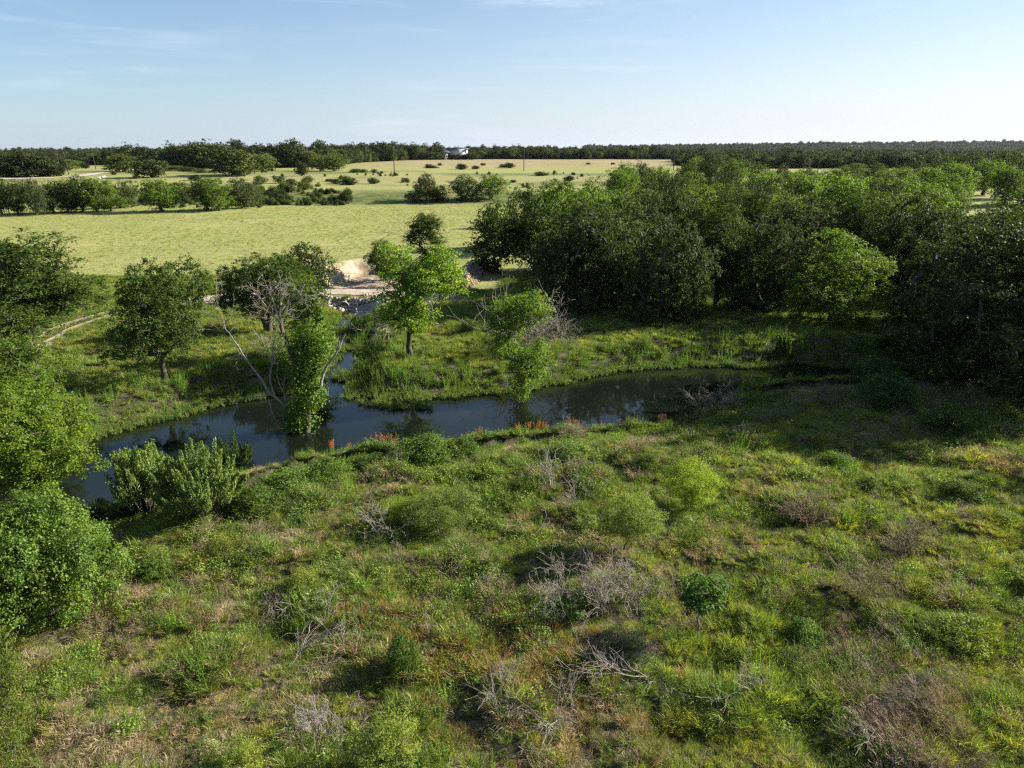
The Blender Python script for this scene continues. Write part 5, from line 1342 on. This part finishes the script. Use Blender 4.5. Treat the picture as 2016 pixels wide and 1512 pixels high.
# a fine low layer between the big plants
Q = area(38000, 10.5, 54, 702); u2, v2 = px_of(Q[:, 0], Q[:, 1], Q[:, 2]); dw2 = poly_sd(WATER, Q[:, 0], Q[:, 1])
ok = (Q[:, 1] < np.interp(Q[:, 0], [p[0] for p in WATER[:18]], [p[1] for p in WATER[:18]])+1.2) & (dw2 > -.05) & (Q[:, 2] > WATER_Z-.1); Q = Q[ok]; u2 = u2[ok]
q = R2.random(len(Q)); n2 = fbm(Q[:, 0]/1.3+5, Q[:, 1]/1.3, 3)
ix = np.where(q < .35+.6*(n2-.5), R2.integers(0, 3, len(Q)), np.where(q < .55+.3*ss(1200, 1500, u2)-.1, R2.integers(3, 6, len(Q)), R2.integers(6, 9, len(Q))))
sc = .34+.26*R2.random(len(Q))
m = ix >= 6; dr.add(Q[m], sc[m], ix[m]); gr.add(Q[~m], sc[~m], ix[~m])

# far side of the creek: shaded grass, lush weeds along the water
P = area(36000, 36, 90, 703, 420)
u, v = px_of(P[:, 0], P[:, 1], P[:, 2]); dw = poly_sd(WATER, P[:, 0], P[:, 1])
near_y = np.interp(P[:, 0], [p[0] for p in WATER[:18]], [p[1] for p in WATER[:18]])
droad = np.minimum(line_sd(ROAD_C[:8], P[:, 0], P[:, 1])-2.3, np.abs(line_sd(TRACK_C, P[:, 0], P[:, 1])-.75)-.5)
ok = (P[:, 1] > near_y+1.0) & (dw > .0) & (droad > 0) & (poly_sd(BASIN, P[:, 0], P[:, 1]) > .5) & (u < 2500)
rip = poly_sd([tuple(on_ground(*p)[:2]) for p in [(640, 589), (770, 589), (752, 606), (712, 632), (690, 626), (668, 612), (645, 606)]], P[:, 0], P[:, 1]); ok &= rip > .1
ok &= ~((u > 885) & (u < 985) & (v > 525) & (v < 572))
P, u, v, dw = P[ok], u[ok], v[ok], dw[ok]
nA = fbm(P[:, 0]/3.2, P[:, 1]/3.2, 3); nB = fbm(P[:, 0]/2+40, P[:, 1]/2, 3)
bank = ss(5.0, .8, dw)*(1-.5*ss(620, 760, u)*ss(700, 640, v))
q = R2.random(len(P))
sc = (.7+.5*R2.random(len(P)))*(.8+.4*nA)
isw = q < .55*bank*(.4+1.2*nB); isf = (~isw) & (q < .18+.5*bank)
m = isw; fb.add(P[m], sc[m]*1.05, R2.integers(5, 8, m.sum())); m = isf; fb.add(P[m], sc[m]*1.0, R2.integers(0, 4, m.sum()))
m = ~(isw | isf); pick = np.where(R2.random(len(P)) < .5+1.5*(nB-.5), R2.integers(0, 3, len(P)), np.where(R2.random(len(P)) < .72, R2.integers(3, 6, len(P)), R2.integers(6, 9, len(P))))
g_ = m & (pick < 6); gr.add(P[g_], sc[g_]*1.0, pick[g_]); d_ = m & (pick >= 6); dr.add(P[d_], sc[d_]*.9, pick[d_])
scatter('grass', mdw, *gr.out(), 'tufts of green and yellow-green grass over the meadow and banks', 'grass', seed=711)
scatter('dry_grass', mdw, *dr.out(), 'flattened tan tufts of last year\'s grass in the meadow', 'dry grass', seed=712)
scatter('weeds', frb, *fb.out(), 'low leafy weeds thick on the slope and along both banks', 'weeds', seed=713)
scatter('dry_brush', twg, *tw.out(), 'grey-brown dry twiggy brush in patches through the meadow', 'dry brush', seed=714)

# plants standing in the shallow water along the far bank and in the side channel
em = Kit('emergent', [weed(670+i, 8, .42, .22, M['emerg'], leaf=.12, per=9, asp=.3) for i in range(2)])
P = area(60000, 36, 72, 721, 0); dw = poly_sd(WATER, P[:, 0], P[:, 1]); u, v = px_of(P[:, 0], P[:, 1], np.full(len(P), WATER_Z))
ns = np.interp(u, [p[0] for p in _wpx[:18]], [p[1] for p in _wpx[:18]])
fringe = (dw > -.9+1.2*fbm(P[:, 0]/1.4, P[:, 1]/1.4, 2)-.3) & (dw < .45) & (v < ns-22)
chan = (dw < .4) & (u > 655) & (u < 745) & (v > 655) & (v < 790) & (fbm(P[:, 0]/1.1, P[:, 1]/1.1, 3) > .52)
bay = (dw < .4) & (u > 690) & (u < 850) & (v > 760) & (v < 806) & (fbm(P[:, 0]/1.1+3, P[:, 1]/1.1, 3) > .47)
ok = fringe | chan | bay
P = P[ok]; P[:, 2] = np.maximum(P[:, 2], WATER_Z)-.02
scatter('water_plants', em, P, .6+.5*R2.random(len(P)), R2.integers(0, 2, len(P)), 'pale leafy plants standing in the shallows along the far bank', 'water plants', seed=722)
# pasture
pas = Kit('pasture', [tuft(680+i, 46, .5, .5, M['g_field'], w=.035, lean=.5, bend=.6, seg=2) for i in range(3)]+[tuft(684, 46, .5, .5, M['g_green'], w=.05, lean=.5, bend=.6, seg=2)])
P = area(38000, 74, 203, 731, 420); u, v = px_of(P[:, 0], P[:, 1], P[:, 2])
dr_ = np.minimum(line_sd(ROAD_C[:8], P[:, 0], P[:, 1])-3.0, line_sd(TRACK_C, P[:, 0], P[:, 1])-1.5)
ok = (u < 1180+200*ss(500, 400, v)) & (dr_ > 0) & (poly_sd(BASIN, P[:, 0], P[:, 1]) > .6) & ~((u > 885) & (u < 985) & (v > 525) & (v < 572)) & (fbm(P[:, 0]/9, P[:, 1]/14, 4)+.35*R2.random(len(P)) > .5)
P = P[ok]; k = np.where(R2.random(len(P)) < .5*(fbm(P[:, 0]/22+7, P[:, 1]/16, 3)-.45), 3, R2.integers(0, 3, len(P)))
scatter('pasture_grass', pas, P, .30+.25*R2.random(len(P)), k, 'seeding yellowish grass across the open pasture', 'grass', seed=732)
# ================================================================== the summer air
V, F = box_mb(-7200, 7200, -160, 7300, -6, 75)
hz_o = link('haze', mesh_np('haze', V, F, []))
hm, n, l = new_mat('haze_air'); o_ = n.new('ShaderNodeOutputMaterial'); pv = n.new('ShaderNodeVolumePrincipled')
pv.inputs['Color'].default_value = (.80, .88, 1.0, 1); pv.inputs['Density'].default_value = .000015; pv.inputs['Anisotropy'].default_value = .3
l.new(pv.outputs[0], o_.inputs['Volume']); hz_o.data.materials.append(hm); tag(hz_o, 'thin summer haze over the distance', 'haze', kind='stuff')
print('TRIS', TRIS[0], 'script kB', 0)
